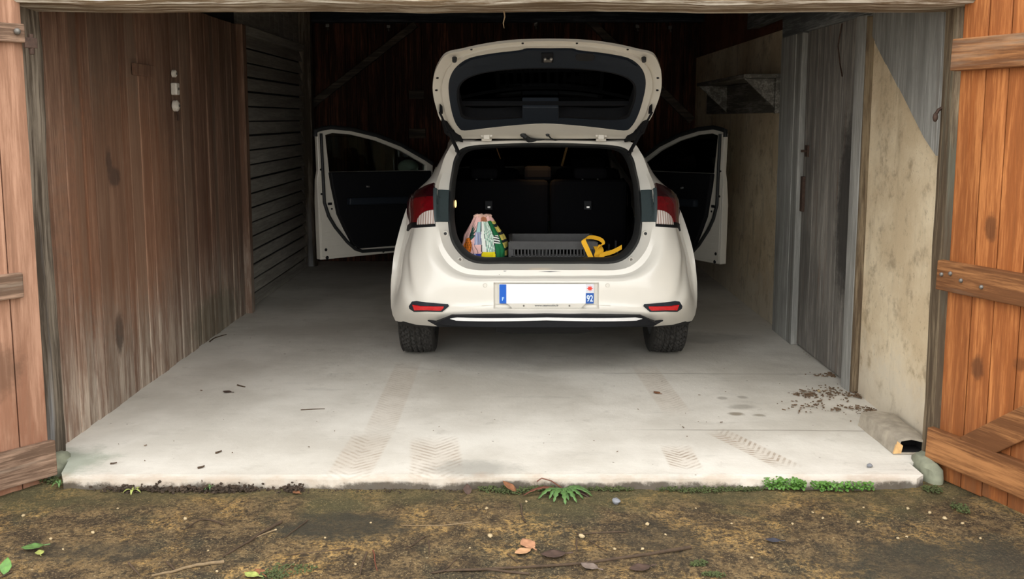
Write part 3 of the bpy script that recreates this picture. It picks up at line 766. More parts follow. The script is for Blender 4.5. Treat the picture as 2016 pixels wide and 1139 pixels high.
yl = [1.36, 1.45, 1.6, 1.75, 1.9, 1.99, 2.05, 2.2, 2.4, 2.6, 2.75, 2.87, 2.98, 2.996, 3.01, 3.04, 3.09, 3.17, 3.27, 3.36, 3.45, 3.55, 3.63, 3.68, 3.71, 3.724, 3.74, 3.85, 4.0, 4.12, 4.22, 4.29, 4.33]
for y in yl: halves.append(sec(y, y))
NU = 6
def half_curve(h):
    P = [np.array(p) for p in h]
    a = np.array([-P[1][0], P[1][1], P[1][2]]); b = np.array([-P[-2][0], P[-2][1], P[-2][2]])
    return np.array(cr([a] + P + [b], NU)[NU:-NU])
H = [half_curve(h) for h in halves]
# refine R3..R7 smoothly
def refine(L, i0, i1, n):
    out = L[:i0]
    seg = cr(L[i0:i1 + 1], n); out += seg + L[i1 + 1:]; return out
H2 = refine(H, 3, 9, 4)
def ridx(i): return i if i <= 3 else (3 + (i - 3) * 4 if i <= 9 else i + 18)
NH = len(H2[0])
def full(h):
    r = [tuple(p) for p in h]
    return r + [(-p[0], p[1], p[2]) for p in r[-2:0:-1]]
def uspan(j):   # station span for face column j of a full loop
    n = NH - 1
    return (j if j < n else 2 * n - 1 - j) // NU
NF = 2 * (NH - 1)
loops = [full(h) for h in H2]
body, under, win = MB(), MB(), MB()
iR7 = ridx(8)
sel = {0: [], 1: [], 2: [], 3: []}
for i in range(1, len(loops) - 1):
    ym = sum(p[1] for p in loops[i][:NU * 4]) / (NU * 4); yn = sum(p[1] for p in loops[i + 1][:NU * 4]) / (NU * 4); yc = (ym + yn) / 2
    for j in range(NF):
        u = uspan(j); k = (j + 1) % NF
        q = (i * NF + j, i * NF + k, (i + 1) * NF + k, (i + 1) * NF + j)
        if i >= iR7 and u >= 8: sel[1].append(q); continue
        if u == 3 and i > iR7 + 4 and (1.36 < yc < 1.99): sel[2].append(q); continue
        if u < 3 and 2.75 < yc < 3.45: sel[2].append(q); continue
        if 3 <= u < 8 and 2.05 < yc < 2.99 and i > iR7 + 10: continue
        if u == 3 and 2.98 < yc < 3.2: sel[2].append(q); continue
        sel[0].append(q)
allv = [p for L in loops for p in L]
last = tuple((len(loops) - 1) * NF + j for j in range(NF))
def sub(faces):
    used = sorted({i for f in faces for i in f}); mp = {a: b for b, a in enumerate(used)}
    return [allv[i] for i in used], [tuple(mp[i] for i in f) for f in faces]
vs, fs = sub(sel[0] + [last]); body.add(vs, fs)

def cut_recess(ob, x0, x1, z0, z1, depth):
    bm = bmesh.new(); bm.from_mesh(ob.data)
    for co, no in (((x0, 0, 0), (1, 0, 0)), ((x1, 0, 0), (1, 0, 0)), ((0, 0, z0), (0, 0, 1)), ((0, 0, z1), (0, 0, 1))):
        fc = [f for f in bm.faces if f.calc_center_median().y < .2 and z0 - .2 < f.calc_center_median().z < z1 + .2 and abs(f.calc_center_median().x) < .5]
        ge = set(fc)
        for f in fc: ge.update(f.edges); ge.update(f.verts)
        bmesh.ops.bisect_plane(bm, geom=list(ge), plane_co=co, plane_no=no, dist=1e-5)
    fc = [f for f in bm.faces if f.calc_center_median().y < .2 and x0 < f.calc_center_median().x < x1 and z0 < f.calc_center_median().z < z1]
    r_ = bmesh.ops.extrude_face_region(bm, geom=fc)
    nv_ = [v for v in r_['geom'] if isinstance(v, bmesh.types.BMVert)]
    for v in nv_: v.co.y = .0 + depth + .0 * v.co.y
    bmesh.ops.delete(bm, geom=[f for f in fc if f.is_valid], context='FACES')
    for v in nv_:
        v.co.x *= .97
    bmesh.ops.recalc_face_normals(bm, faces=bm.faces)
    bm.to_mesh(ob.data); bm.free()
    ob.data.polygons.foreach_set('use_smooth', [True] * len(ob.data.polygons)); ob.data.set_sharp_from_angle(angle=math.radians(28))

body_o = body.build('body', [M['paint']], car, smooth=28)
pz0, pz1 = U(1074, 606, .01)[2], U(1074, 556, .01)[2]
cut_recess(body_o, -.288, .288, pz0, pz1, .034)
vs, fs = sub(sel[1]); under.add(vs, fs); under.build('underbody', M['hole'], car, smooth=40)
vs, fs = sub(sel[2]); win.add(vs, fs); win.build('window_glass', M['glass'], car, smooth=40)
# rubber seal round the opening
R0, R1 = loops[0], loops[1]
mid = [((a[0] + b[0]) / 2, min(a[1], b[1]) - .018, (a[2] + b[2]) / 2) for a, b in zip(R0, R1)]
in2 = [(a[0] * .985, a[1] + .05, a[2]) for a in R0]
MB().grid([R1, mid, R0, in2], wrap=True).build('tailgate_seal', M['rubber'], car, smooth=60)
# dark lining of boot and cabin
def L(y, rows): return half_curve([(-x, y, z) for (x, z) in rows])
Lr = [half_curve([(p[0], p[1] + .03, p[2]) for p in halves[0]])]
h0 = [(p[0] * (1.0 if i < 5 else 1.03), p[1] + .09, p[2] - (.03 if i > 7 else 0)) for i, p in enumerate(halves[0])]
Lr.append(half_curve(h0))
Lr.append(L(.68, [(0, 1.335), (.3, 1.325), (.47, 1.285), (.555, 1.19), (.60, 1.03), (.61, .93), (.58, .82), (.56, .68), (.53, .605), (.3, .60), (0, .60)]))
Lr.append(L(1.0, [(0, 1.365), (.3, 1.36), (.50, 1.315), (.575, 1.2), (.66, 1.02), (.66, .93), (.60, .82), (.56, .68), (.53, .605), (.3, .60), (0, .60)]))
for y in (1.3, 1.36, 1.6, 1.9, 1.99, 2.05, 2.4, 2.75, 2.98, 3.2):
    g = lambda t: float(np.interp(y, ty, t))
    Lr.append(L(y, [(0, g(tzr) - .03), (.29, g(tzr) - .035), (g(txc) - .11, g(tzr) - .085), (g(txc) - .035, g(tz3) - .01), (g(txb) - .04, g(tzb) - .01), (.80, g(tzb) - .07), (.82, g(tzb) - .16), (.82, .6), (.80, .34), (.55, .31), (0, .31)]))
Ll = [full(h) for h in Lr]; fl_ = []
for i in range(len(Ll) - 1):
    yc = (Ll[i][0][1] + Ll[i + 1][0][1]) / 2
    for j in range(NF):
        u = uspan(j); k = (j + 1) % NF
        if u == 3 and (1.36 < yc < 1.99 or 2.05 < yc): continue
        if 3 <= u < 8 and 2.05 < yc < 2.99: continue
        if u < 3 and yc > 2.75: continue
        fl_.append((i * NF + j, i * NF + k, (i + 1) * NF + k, (i + 1) * NF + j))
MB().add([p for q in Ll for p in q], fl_).build('cabin_lining', M['felt'], car, smooth=50)
MB().box((0, 3.12, .80), (1.5, .45, .32)).build('dashboard', M['black_plastic'], car, bevel=.05)
# rear seat back, headrests, front seats
for nm, x0, x1 in (('seat_back', -.56, .05), ('seat_back', .06, .56)):
    o = MB().box(((x0 + x1) / 2, 1.10, .83), (x1 - x0, .12, .45)).build('rear_seat_back', M['seat'], car, bevel=.03)
    px = 962 if x0 < 0 else 1157
    c = U(px, 404, 1.03)
    MB().box((c[0], 1.03, c[2]), (.05, .02, .06)).build('release_latch', M['black_plastic'], o, bevel=.004)
    MB().box((c[0] + .002, 1.018, c[2] - .01), (.022, .012, .016)).build('latch_button', M['metal'], o, bevel=.003)
for x0, x1, y0, y1 in ((926, 980, 331, 352), (1031, 1086, 327, 355), (1130, 1195, 330, 352)):
    a, b = U(x0, y0, 1.12), U(x1, y1, 1.12)
    o = MB().box(((a[0] + b[0]) / 2, 1.14, (a[2] + b[2]) / 2), (b[0] - a[0], .10, a[2] - b[2])).build('headrest', M['seat'], car, bevel=.025)
    for s_ in (-.05, .05): MB().tube([((a[0] + b[0]) / 2 + s_, 1.14, b[2] - .05), ((a[0] + b[0]) / 2 + s_, 1.14, b[2] + .02)], .006, 8).build('post', M['metal'], o)
for s_ in (-1, 1):
    o = MB().box((s_ * .37, 2.0, .78), (.48, .14, .62), Matrix.Rotation(.18, 3, 'X')).box((s_ * .37, 2.28, .5), (.5, .5, .16)).build('front_seat', M['seat'], car, bevel=.05)
    MB().box((s_ * .37, 1.93, 1.09), (.26, .09, .14)).build('headrest', M['seat'], o, bevel=.04)
MB().tube([U(978, 292, 1.95), U(988, 320, 1.97), U(1001, 345, 2.0)], .004, 6).build('seat_belt', M['belt'], car)
MB().tube([U(1116, 289, 1.95), U(1111, 308, 1.97), U(1106, 326, 2.0)], .009, 6).build('seat_belt', M['belt'], car)
# lamps of the car
MB().box((0, .98, 1.352), (.14, .08, .010)).build('dome_lamp', M['lamp'], car, bevel=.004)
p = U(897, 401, .34)
MB().ball((p[0] + .0, p[1], p[2]), (.006, .02, .022)).build('boot_lamp', M['lamp'], car)

# ------- casting onto the body
bvh = BVHTree.FromPolygons([v.co.copy() for v in body_o.data.vertices], [tuple(p.vertices) for p in body_o.data.polygons])
LORG = ORG - CO
def cast(px, py):
    d = ray(px, py).normalized(); h = bvh.ray_cast(LORG, d)
    if h[0] is None: h = bvh.find_nearest(LORG + d * 5.9)
    return h[0]
def skin(name, poly, mat, parent, off=.006, step=7, mirror=False, bevel=0, flip=False, deep=.008):
    """a moulded piece lying on the bodywork with its own thickness"""
    def fn(a, b, w):
        h = cast(a, b); q = Vector((h.x, h.y - w, h.z))
        return Vector((-q.x, q.y, q.z)) if flip else q
    mb = MB(); plate(mb, poly, (), fn, -deep, off, step); return mb.build(name, mat, parent, smooth=40, bevel=bevel)

# tail lights: patches that follow the body surface round the corner
Hs = np.array(H2)   # (rings, NH, 3)
def Sf(u, v):
    iu, iv = min(int(u), Hs.shape[1] - 2), min(int(v), Hs.shape[0] - 2); fu, fv = u - iu, v - iv
    return ((1 - fu) * (1 - fv) * Hs[iv, iu] + fu * (1 - fv) * Hs[iv, iu + 1] + (1 - fu) * fv * Hs[iv + 1, iu] + fu * fv * Hs[iv + 1, iu + 1])
def Sn(u, v):
    e = .3; a = Sf(u + e, v) - Sf(u - e, v); b = Sf(u, v + e) - Sf(u, v - e); n_ = np.cross(a, b); n_ = n_ / (np.linalg.norm(n_) + 1e-9)
    return n_ if np.dot(n_, Sf(u, v) - np.array([0, 1.6, .8])) > 0 else -n_
def patch(name, v0, v1, utop, ubot, mat, parent, off, side, nv=16, nu=8):
    rows_f, rows_b = [], []
    for i in range(nv + 1):
        v = v0 + (v1 - v0) * i / nv; f = i / nv; a, b = utop(f), ubot(f); rf, rb = [], []
        for j in range(nu + 1):
            u = a + (b - a) * j / nu; p, n_ = Sf(u, v), Sn(u, v)
            q1, q0 = p + n_ * off, p - n_ * .006
            if side > 0: q1, q0 = q1 * (-1, 1, 1), q0 * (-1, 1, 1)
            rf.append(tuple(q1)); rb.append(tuple(q0))
        rows_f.append(rf); rows_b.append(rb)
    mb = MB(); ring = []
    allr = [rb[:1] + rf + rb[-1:] for rf, rb in zip(rows_f, rows_b)]
    mb.grid([[q for q in rows_b[0]][:1] + rows_b[0] + rows_b[0][-1:]] + allr + [rows_b[-1][:1] + rows_b[-1] + rows_b[-1][-1:]])
    return mb.build(name, mat, parent, smooth=50)
us5, us6 = 5 * NU, 6 * NU
va, vb = ridx(3) + .25, ridx(8) + .2
lens_split = (ridx(4) + 3.0 - va) / (vb - va)
for side in (-1, 1):
    tl = bpy.data.objects.new('tail_light', None); COL.objects.link(tl); tl.parent = car
    patch('housing', va, vb, lambda f: us5 - .6, lambda f: us6 + .7, M['black_plastic'], tl, .002, side)
    patch('smoked_lens', va + .2, vb, lambda f: us5 - .2 - 1.3 * max(0, 1 - f * 2.4), lambda f: us5 + 1.6 - .3 * f, M['dark_red_lens'], tl, .012, side)
    cl = lambda f: us6 - .15 - 2.0 * max(0, 1 - (f / lens_split) ** 2) ** .5 if f < lens_split else us6 - .15
    patch('red_lens', va + .2, vb, lambda f: us5 + 1.6 - .3 * f, lambda f: cl(f) if f < lens_split else us6 - .15, M['red_lens'], tl, .012, side, nv=28)
    vc = ridx(4) + 3.0
    patch('clear_lens', va + .2, vc, lambda f: us6 - .15 - 1.95 * max(0, 1 - f ** 2) ** .5, lambda f: us6 + .25, M['clear_lens'], tl, .010, side, nv=20)
    # the dark garnish between light and seal
    gar = patch('light_garnish', 1.02, va + .25, lambda f: us5 + .2 - .3 * f, lambda f: us6 - .1, M['teal_trim'], car, .011, side, 26, 12)
    for uu in (us5 + 1.6, us6 - 1.0):
        q = Sf(uu, 1.9); x_ = q[0] if side < 0 else -q[0]
        MB().disc((x_, q[1] - .007, q[2]), (0, 1, 0), .010, .003, 14).build('plug', M['trim_dark'], gar)
    # bump stop washers
    for (px, py, rr) in ((877, 459, .016), (906, 510, .014)):
        h = cast(px, py); x_ = h.x if side < 0 else -h.x
        w_ = MB().disc((x_, h.y - .003, h.z), (0, 1, .1), rr, .006, 16).build('bump_stop', M['holder'], car)
        MB().disc((x_, h.y - .009, h.z), (0, 1, .1), rr * .55, .004, 12).build('centre', M['rubber'] if py < 480 else M['iron'], w_)
    # reflectors
    fl = side > 0
    rf = skin('reflector', [(805, 602), (811, 593), (820, 592), (882, 598), (884, 602), (871, 613), (815, 613), (806, 607)], M['trim_dark'], car, .008, 8, flip=fl)
    skin('red_reflector', [(812, 599), (874, 602), (873, 606), (868, 610.5), (816, 610)], M['red_reflect'], rf, .012, 7, flip=fl)
    # parking sensor
    h = cast(955, 561); x_ = h.x if side < 0 else -h.x
    sn = MB().disc((x_, h.y - .001, h.z), (0, 1, 0), .0105, .003, 20).build('parking_sensor', M['paint'], car)
    MB().tube([(x_ + .0105 * math.cos(a), h.y - .004, h.z + .0105 * math.sin(a)) for a in np.linspace(0, 2 * math.pi, 24, endpoint=False)], .0012, 6, closed=True).build('ring', M['holder'], sn)
# lower valance and bright strip
va_ = [(852, 637.5), (876, 628), (886, 620.5), (1000, 620), (1075, 620), (1150, 620), (1264, 620.5), (1276, 627), (1298, 635.5), (1240, 638.5), (1075, 639.5), (930, 639.5), (880, 638.5)]
def vy(x): return -.052 + .13 * (abs(x) / .66) ** 3.0
def vxz(px, py):
    y = 0.0
    for _ in range(6): q = U(px, py, y); y = vy(q[0])
    return (q[0], q[2])
def vfn(x, z, w): return Vector((x, vy(x) - w, z))
def dens(P_, d=.025):
    out = []
    for (a, b), (c_, e_) in zip(P_, P_[1:] + P_[:1]):
        n_ = max(1, int(math.hypot(c_ - a, e_ - b) / d)); out += [(a + (c_ - a) * i / n_, b + (e_ - b) * i / n_) for i in range(n_)]
    return out
def half_sym(L_): P_ = [vxz(*q) for q in L_]; P_[0] = (0, P_[0][1]); P_[-1] = (0, P_[-1][1]); return dens(P_ + [(-a, b) for a, b in P_[-2:0:-1]])
mb = MB(); plate(mb, half_sym([(1074, 619.5), (1000, 619.5), (889, 620.5), (876, 627), (857, 636), (880, 640), (960, 643), (1074, 643.5)]), (), vfn, -.07, 0, .02)
vl = mb.build('valance', M['black_plastic'], car, smooth=40)
mb = MB(); plate(mb, half_sym([(1074, 624), (900, 624), (886, 626.5), (898, 630), (1074, 629.5)]), (), vfn, -.004, .010, None)
mb.build('bright_strip', M['sky_chrome'], vl, smooth=40, bevel=.003)
ap = MB(); zb_ = U(1075, 643, .1)[2]
ap.prism([(-.66, .12, zb_ + .03), (.66, .12, zb_ + .03), (.60, .12, zb_ - .004), (0, .12, zb_ - .010), (-.60, .12, zb_ - .004)], (0, .02, 0))
ap.build('undertray', M['black_plastic'], car)
MB().lathe([(.16, -.28), (.17, -.2), (.17, .2), (.16, .28)], (0, .42, .36), 'x', 16).build('silencer', M['hole'], car, smooth=50)
for (x0, x1, y) in ((990, 998, 533), (1060, 1105, 534), (982, 984, 540)):
    skin('scratch', [(x0, y), ((x0 + x1) / 2, y - .4), (x1, y - .3), ((x0 + x1) / 2, y + 1.1)], M['letter_grey'], car, .001, None, deep=.001)

# licence plate (520 x 110 mm)
pl = bpy.data.objects.new('license_plate', None); COL.objects.link(pl); pl.parent = car
zc = (U(1074, 560, 0)[2] + U(1074, 598, 0)[2]) / 2
pl.location = (0.002, .012, zc)
MB().box((0, .003, 0), (.52, .006, .11)).build('plate', M['plate_white'], pl, bevel=.003)
MB().box((-.239, -.001, 0), (.038, .004, .106)).build('blue_band', M['plate_blue'], pl, bevel=.001)
MB().box((.236, -.001, -.024), (.044, .004, .058)).build('blue_panel', M['plate_blue_dark'], pl, bevel=.001)
MB().box((.236, -.001, .030), (.044, .004, .048)).build('emblem_panel', M['plate_pale'], pl, bevel=.001)
st = []
for i in range(16):
    a = math.pi / 2 + math.pi * i / 8; rr = .018 if i % 2 == 0 else .0085
    st.append((.236 + rr * math.cos(a), -.0032, .031 + rr * math.sin(a)))
MB().prism(st, (0, -.0008, 0)).build('emblem', M['star_red'], pl)
def text(body_, size, x, z, y, mat, parent, bold=0.0):
    c = bpy.data.curves.new('lettering', 'FONT'); c.body = body_; c.size = size; c.align_x = 'CENTER'; c.align_y = 'CENTER'; c.extrude = .0006; c.offset = bold
    c.materials.append(mat); tmp = bpy.data.objects.new('lettering', c); COL.objects.link(tmp)
    me = bpy.data.meshes.new_from_object(tmp.evaluated_get(bpy.context.evaluated_depsgraph_get())); bpy.data.objects.remove(tmp)
    o = bpy.data.objects.new('lettering', me); COL.objects.link(o); o.parent = parent
    o.location = (x, y, z); o.rotation_euler = (math.pi / 2, 0, 0); return o
text('F', .027, -.2385, -.028, -.0036, M['letter_pale'], pl, .0008)
t92 = text('92', .050, .236, -.026, -.0036, M['letter_white'], pl, .0008); t92.scale = (.72, 1, 1)
hb = MB().prism([(-.215, .004, -.052), (.215, .004, -.052), (.19, .004, -.078), (-.19, .004, -.078)], (0, -.008, 0)).build('plate_holder', M['holder'], pl, bevel=.002)
tw = text('www.teamcolin.fr', .0145, 0, -.0635, -.0048, M['letter_grey'], pl, .0002); tw.scale = (1.25, 1, 1)
for x_ in (-.125, .125): MB().disc((x_, -.005, -.065), (0, 1, 0), .005, .0015, 12).build('screw', M['iron'], pl)

# wheels
def tyre_mesh():
    mb = MB(); na, prof = 150, []
    W, Ro, Ri = .215, .316, .205
    tp_ = [(-W * .42, Ri), (-W * .49, Ri + .03), (-W * .5, Ri + .06), (-W * .48, Ro - .02), (-W * .44, Ro - .006)]
    xs = np.linspace(-.088, .088, 23)
    pr = tp_ + [(x, Ro) for x in xs] + [(-a, b) for a, b in tp_[::-1]]
    rows_ = []
    for k in range(na):
        a = 2 * math.pi * k / na; row = []
        for i, (x, r) in enumerate(pr):
            if r == Ro:
                r = Ro - 1.2 * x * x
                ph = (k * 46 / na + abs(x) * 20) % 1.0
                g1 = abs(abs(x) - .034) < .005 or abs(x) < .004
                if ph < .36 or g1: r -= .011
            row.append((x, r * math.cos(a), r * math.sin(a)))
        rows_.append(row)
    rows_.append(rows_[0]); return mb.grid(rows_)
ty_o = tyre_mesh().build('tyre', M['tyre'], None, weld=True)
rim = MB().lathe([(.20, -.085), (.205, -.09), (.19, -.06), (.19, .06), (.205, .09), (.20, .095), (.185, .08), (.18, .05), (.06, .055), (.05, .07), (.01, .072)], (0, 0, 0), 'x', 40)
for i in range(10):
    a = 2 * math.pi * i / 10; rim.bar((.075, .04 * math.cos(a), .04 * math.sin(a)), (.08, .19 * math.cos(a), .19 * math.sin(a)), .028, .02, up=(1, 0, 0))
rim_o = rim.build('rim', M['alloy'], None, smooth=40)
first = True
for (x_, y_) in ((-.765, .76), (.765, .76), (-.765, 3.36), (.765, 3.36)):
    wroot = bpy.data.objects.new('wheel', None); COL.objects.link(wroot); wroot.parent = car; wroot.location = (x_, y_, .316)
    if x_ < 0: wroot.rotation_euler = (0, 0, math.pi)
    for src in (ty_o, rim_o):
        q = src if first else src.copy()
        if not first: COL.objects.link(q)
        q.parent = wroot
    first = False

# ------- tailgate
AL = math.radians(32); HP = Vector((0, .60, 1.33)); HSV = Vector((0, -math.cos(AL), math.sin(AL))); HN = Vector((0, -math.sin(AL), -math.cos(AL)))
def hcurve(a, b): return .055 * (a / .6) ** 2 + .045 * max(0, (b - .55) / .4) ** 2
def hpt(a, b, w): return HP + Vector((a, 0, 0)) + HSV * b + HN * (w + hcurve(a, b))
def hab(px, py):
    d = ray(px, py); off = 0
    for _ in range(12):
        P0_ = HP + HN * off
        p = LORG + d * ((P0_ - LORG).dot(HN) / d.dot(HN)); a = p.x; b = (p - HP).dot(HSV); off = hcurve(a, b)
    return (a, b)
def sym(pts):
    L_ = [hab(*q) for q in pts]
    L_[0] = (0, L_[0][1]); L_[-1] = (0, L_[-1][1])
    return L_ + [(-a, b) for a, b in L_[-2:0:-1]]
def smooth_poly(poly, n=3): return [tuple(q) for q in cr(poly, n, True)]
outer_l0 = sym([(1071, 81), (1000, 84), (940, 93), (905, 101), (885, 105), (872, 113), (858, 137), (852, 165), (853, 188), (859, 213), (867, 236), (886, 254), (905, 266), (911, 273), (1000, 273), (1071, 273)])
trim_l0 = sym([(1071, 91), (1037, 91), (1022, 95), (970, 101), (925, 110), (900, 126), (887, 146), (883, 170), (887, 205), (894, 232), (903, 248), (915, 254), (960, 249), (1020, 243), (1071, 240)])
mid_l0 = sym([(1071, 86), (1000, 89), (945, 98), (905, 112), (880, 136), (870, 165), (872, 192), (879, 225), (893, 251), (908, 263), (960, 262), (1071, 262)])
hole_l0 = sym([(1071, 130), (985, 134), (930, 145), (905, 161), (899, 185), (904, 214), (914, 231), (960, 234), (1020, 231), (1071, 229)])
outer_l, trim_l, mid_l, hole_l = (smooth_poly(q_, 3) for q_ in (outer_l0, trim_l0, mid_l0, hole_l0))
tg = MB()
plate(tg, outer_l, [trim_l], hpt, -.015, 0, .06)
plate(tg, mid_l, [trim_l], hpt, 0, .012, .06)
for sa_, sb_, w0_, w1_ in ((.985, .94, -.036, -.014), (.965, .885, -.058, -.035), (.94, .83, -.078, -.057)):
    plate(tg, [(a * sa_, .02 + b * sb_) for a, b in outer_l], [hole_l], hpt, w0_, w1_, .06)
gk = MB(); plate(gk, [(a * 1.015, b + .004) for a, b in hole_l], [[(a * .975, .58 + (b - .58) * .93) for a, b in hole_l]], hpt, -.085, .009, None)
tg_o = tg.build('tailgate', M['inner_paint'], car, smooth=35, bevel=.005)
gk.build('window_gasket', M['black_plastic'], tg_o, smooth=35)
pn = MB(); plate(pn, trim_l, [hole_l], hpt, -.01, .010, .06); pn.build('trim_panel', M['trim_dark'], tg_o, smooth=35)
band = sym([(1071, 93), (1038, 93), (1024, 97), (970, 103), (927, 112), (905, 126), (985, 122), (1071, 121)])
pn = MB(); plate(pn, band, [], hpt, .008, .020, .06); pn.build('lower_cover', M['trim_dark'], tg_o, smooth=35)
gp = MB(); plate(gp, [(a * 1.03, b) for a, b in hole_l], [], hpt, -.062, -.056, .08); gp.build('rear_window', M['dark_glass'], tg_o, smooth=35)
def hrect(x0, y0, x1, y1): return [hab(x0, y0), hab(x1, y0), hab(x1, y1), hab(x0, y1)]
def hplate(name, poly, w0, w1, mat, step=None, bevel=.003): mb = MB(); plate(mb, poly, [], hpt, w0, w1, step); return mb.build(name, mat, tg_o, bevel=bevel)
lt = hplate('latch', hrect(1066, 97, 1089, 115), .018, .028, M['black_plastic'])
for px in (1073, 1085):
    a, b = hab(px, 105); MB().ball(hpt(a, b, .034), (.008, .008, .008)).build('striker', M['metal'], tg_o)
hplate('latch_plate', hrect(1070, 108, 1086, 113), .026, .031, M['iron'])
hplate('pull_handle', smooth_poly(hrect(1136, 100, 1167, 112), 5), .015, .023, M['hole'])
hplate('brake_light_cover', hrect(1028, 206, 1100, 233), -.05, .018, M['trim_dark'], None, .006)
hplate('window_garnish', hrect(905, 214, 1240, 217), -.05, -.03, M['black_plastic'], .08, 0)
for s_ in (-1, 1):
    fx = lambda a: a if s_ < 0 else -a
    a, b = hab(895, 110); q = hpt(fx(a), b, .012)
    MB().tube([q, q + HN * .022], [.013, .011], 12).build('rubber_stop', M['rubber'], tg_o)
    for (px, py) in ((861, 153), (859, 177)):
        a, b = hab(px, py); MB().disc(hpt(fx(a), b, .001), HN, .0075, .002, 10).build('clip', M['hole'], tg_o)
    for (px, py) in ((928, 97), (1029, 84.5)):
        a, b = hab(px, py); MB().disc(hpt(fx(a), b, .001), HN, .006, .002, 10).build('clip', M['hole'], tg_o)
    poly = [hab(*q) for q in ((869, 234), (880, 238), (891, 254), (905, 262), (912, 276), (894, 272), (875, 258))]
    poly = [(fx(a), b) for a, b in poly]; hplate('corner_garnish', poly, -.03, .016, M['black_plastic'])
    poly = [hab(*q) for q in ((866, 203), (871, 208), (872, 219), (865, 217))]; poly = [(fx(a), b) for a, b in poly]
    hplate('strut_bracket', poly, 0, .02, M['black_plastic'])
    a, b = hab(958, 266); q = hpt(fx(a), b, .01)
    MB().box(q, (.036, .03, .03)).box(q + Vector((-.026, 0, .008)), (.016, .02, .02)).box(q + Vector((.026, 0, .008)), (.016, .02, .02)).tube([q + Vector((-.03, .0, -.02)), q + Vector((.03, .0, -.02))], .008, 8).build('hinge', M['inner_paint'], tg_o, bevel=.003)
    a, b = hab(866, 212); q1 = hpt(fx(a), b, .03); q0 = Vector(U(904, 301, .50)); q0.x = q0.x if s_ < 0 else -q0.x
    q0.y -= .03
    d = q1 - q0
    gs = MB().tube([q0, q0 + d * .55], .0105, 12).tube([q0 + d * .5, q1], .006, 10).ball(q0, .014).build('gas_strut', M['black_plastic'], car, smooth=60)
    c0 = Vector(U(900, 296, .50)); c0.x = c0.x if s_ < 0 else -c0.x
    MB().disc(c0 + Vector((0, -.02, 0)), (0, 1, 0), .012, .008).build('ball_stud', M['rubber'], gs)
a, b = hab(1030, 261); g0 = hpt(a, b, .014)
MB().ball(g0, (.019, .012, .017)).tube([g0, g0 + Vector((.01, -.01, -.012)), Vector(hpt(*hab(1042, 270), .02)), Vector(hpt(*hab(1058, 273), .02)), Vector(hpt(*hab(1070, 276), .01))], [.012, .014, .017, .018, .016], 10).build('cable_boot', M['rubber'], tg_o, smooth=60)
a, b = hab(1078, 261); g0 = hpt(a, b, .014)
MB().ball(g0, (.012, .008, .011)).tube([g0, Vector(hpt(*hab(1085, 267), .02)), Vector(hpt(*hab(1098, 272), .02)), Vector(hpt(*hab(1116, 277), .01))], .0045, 8).build('washer_hose', M['rubber'], tg_o, smooth=60)

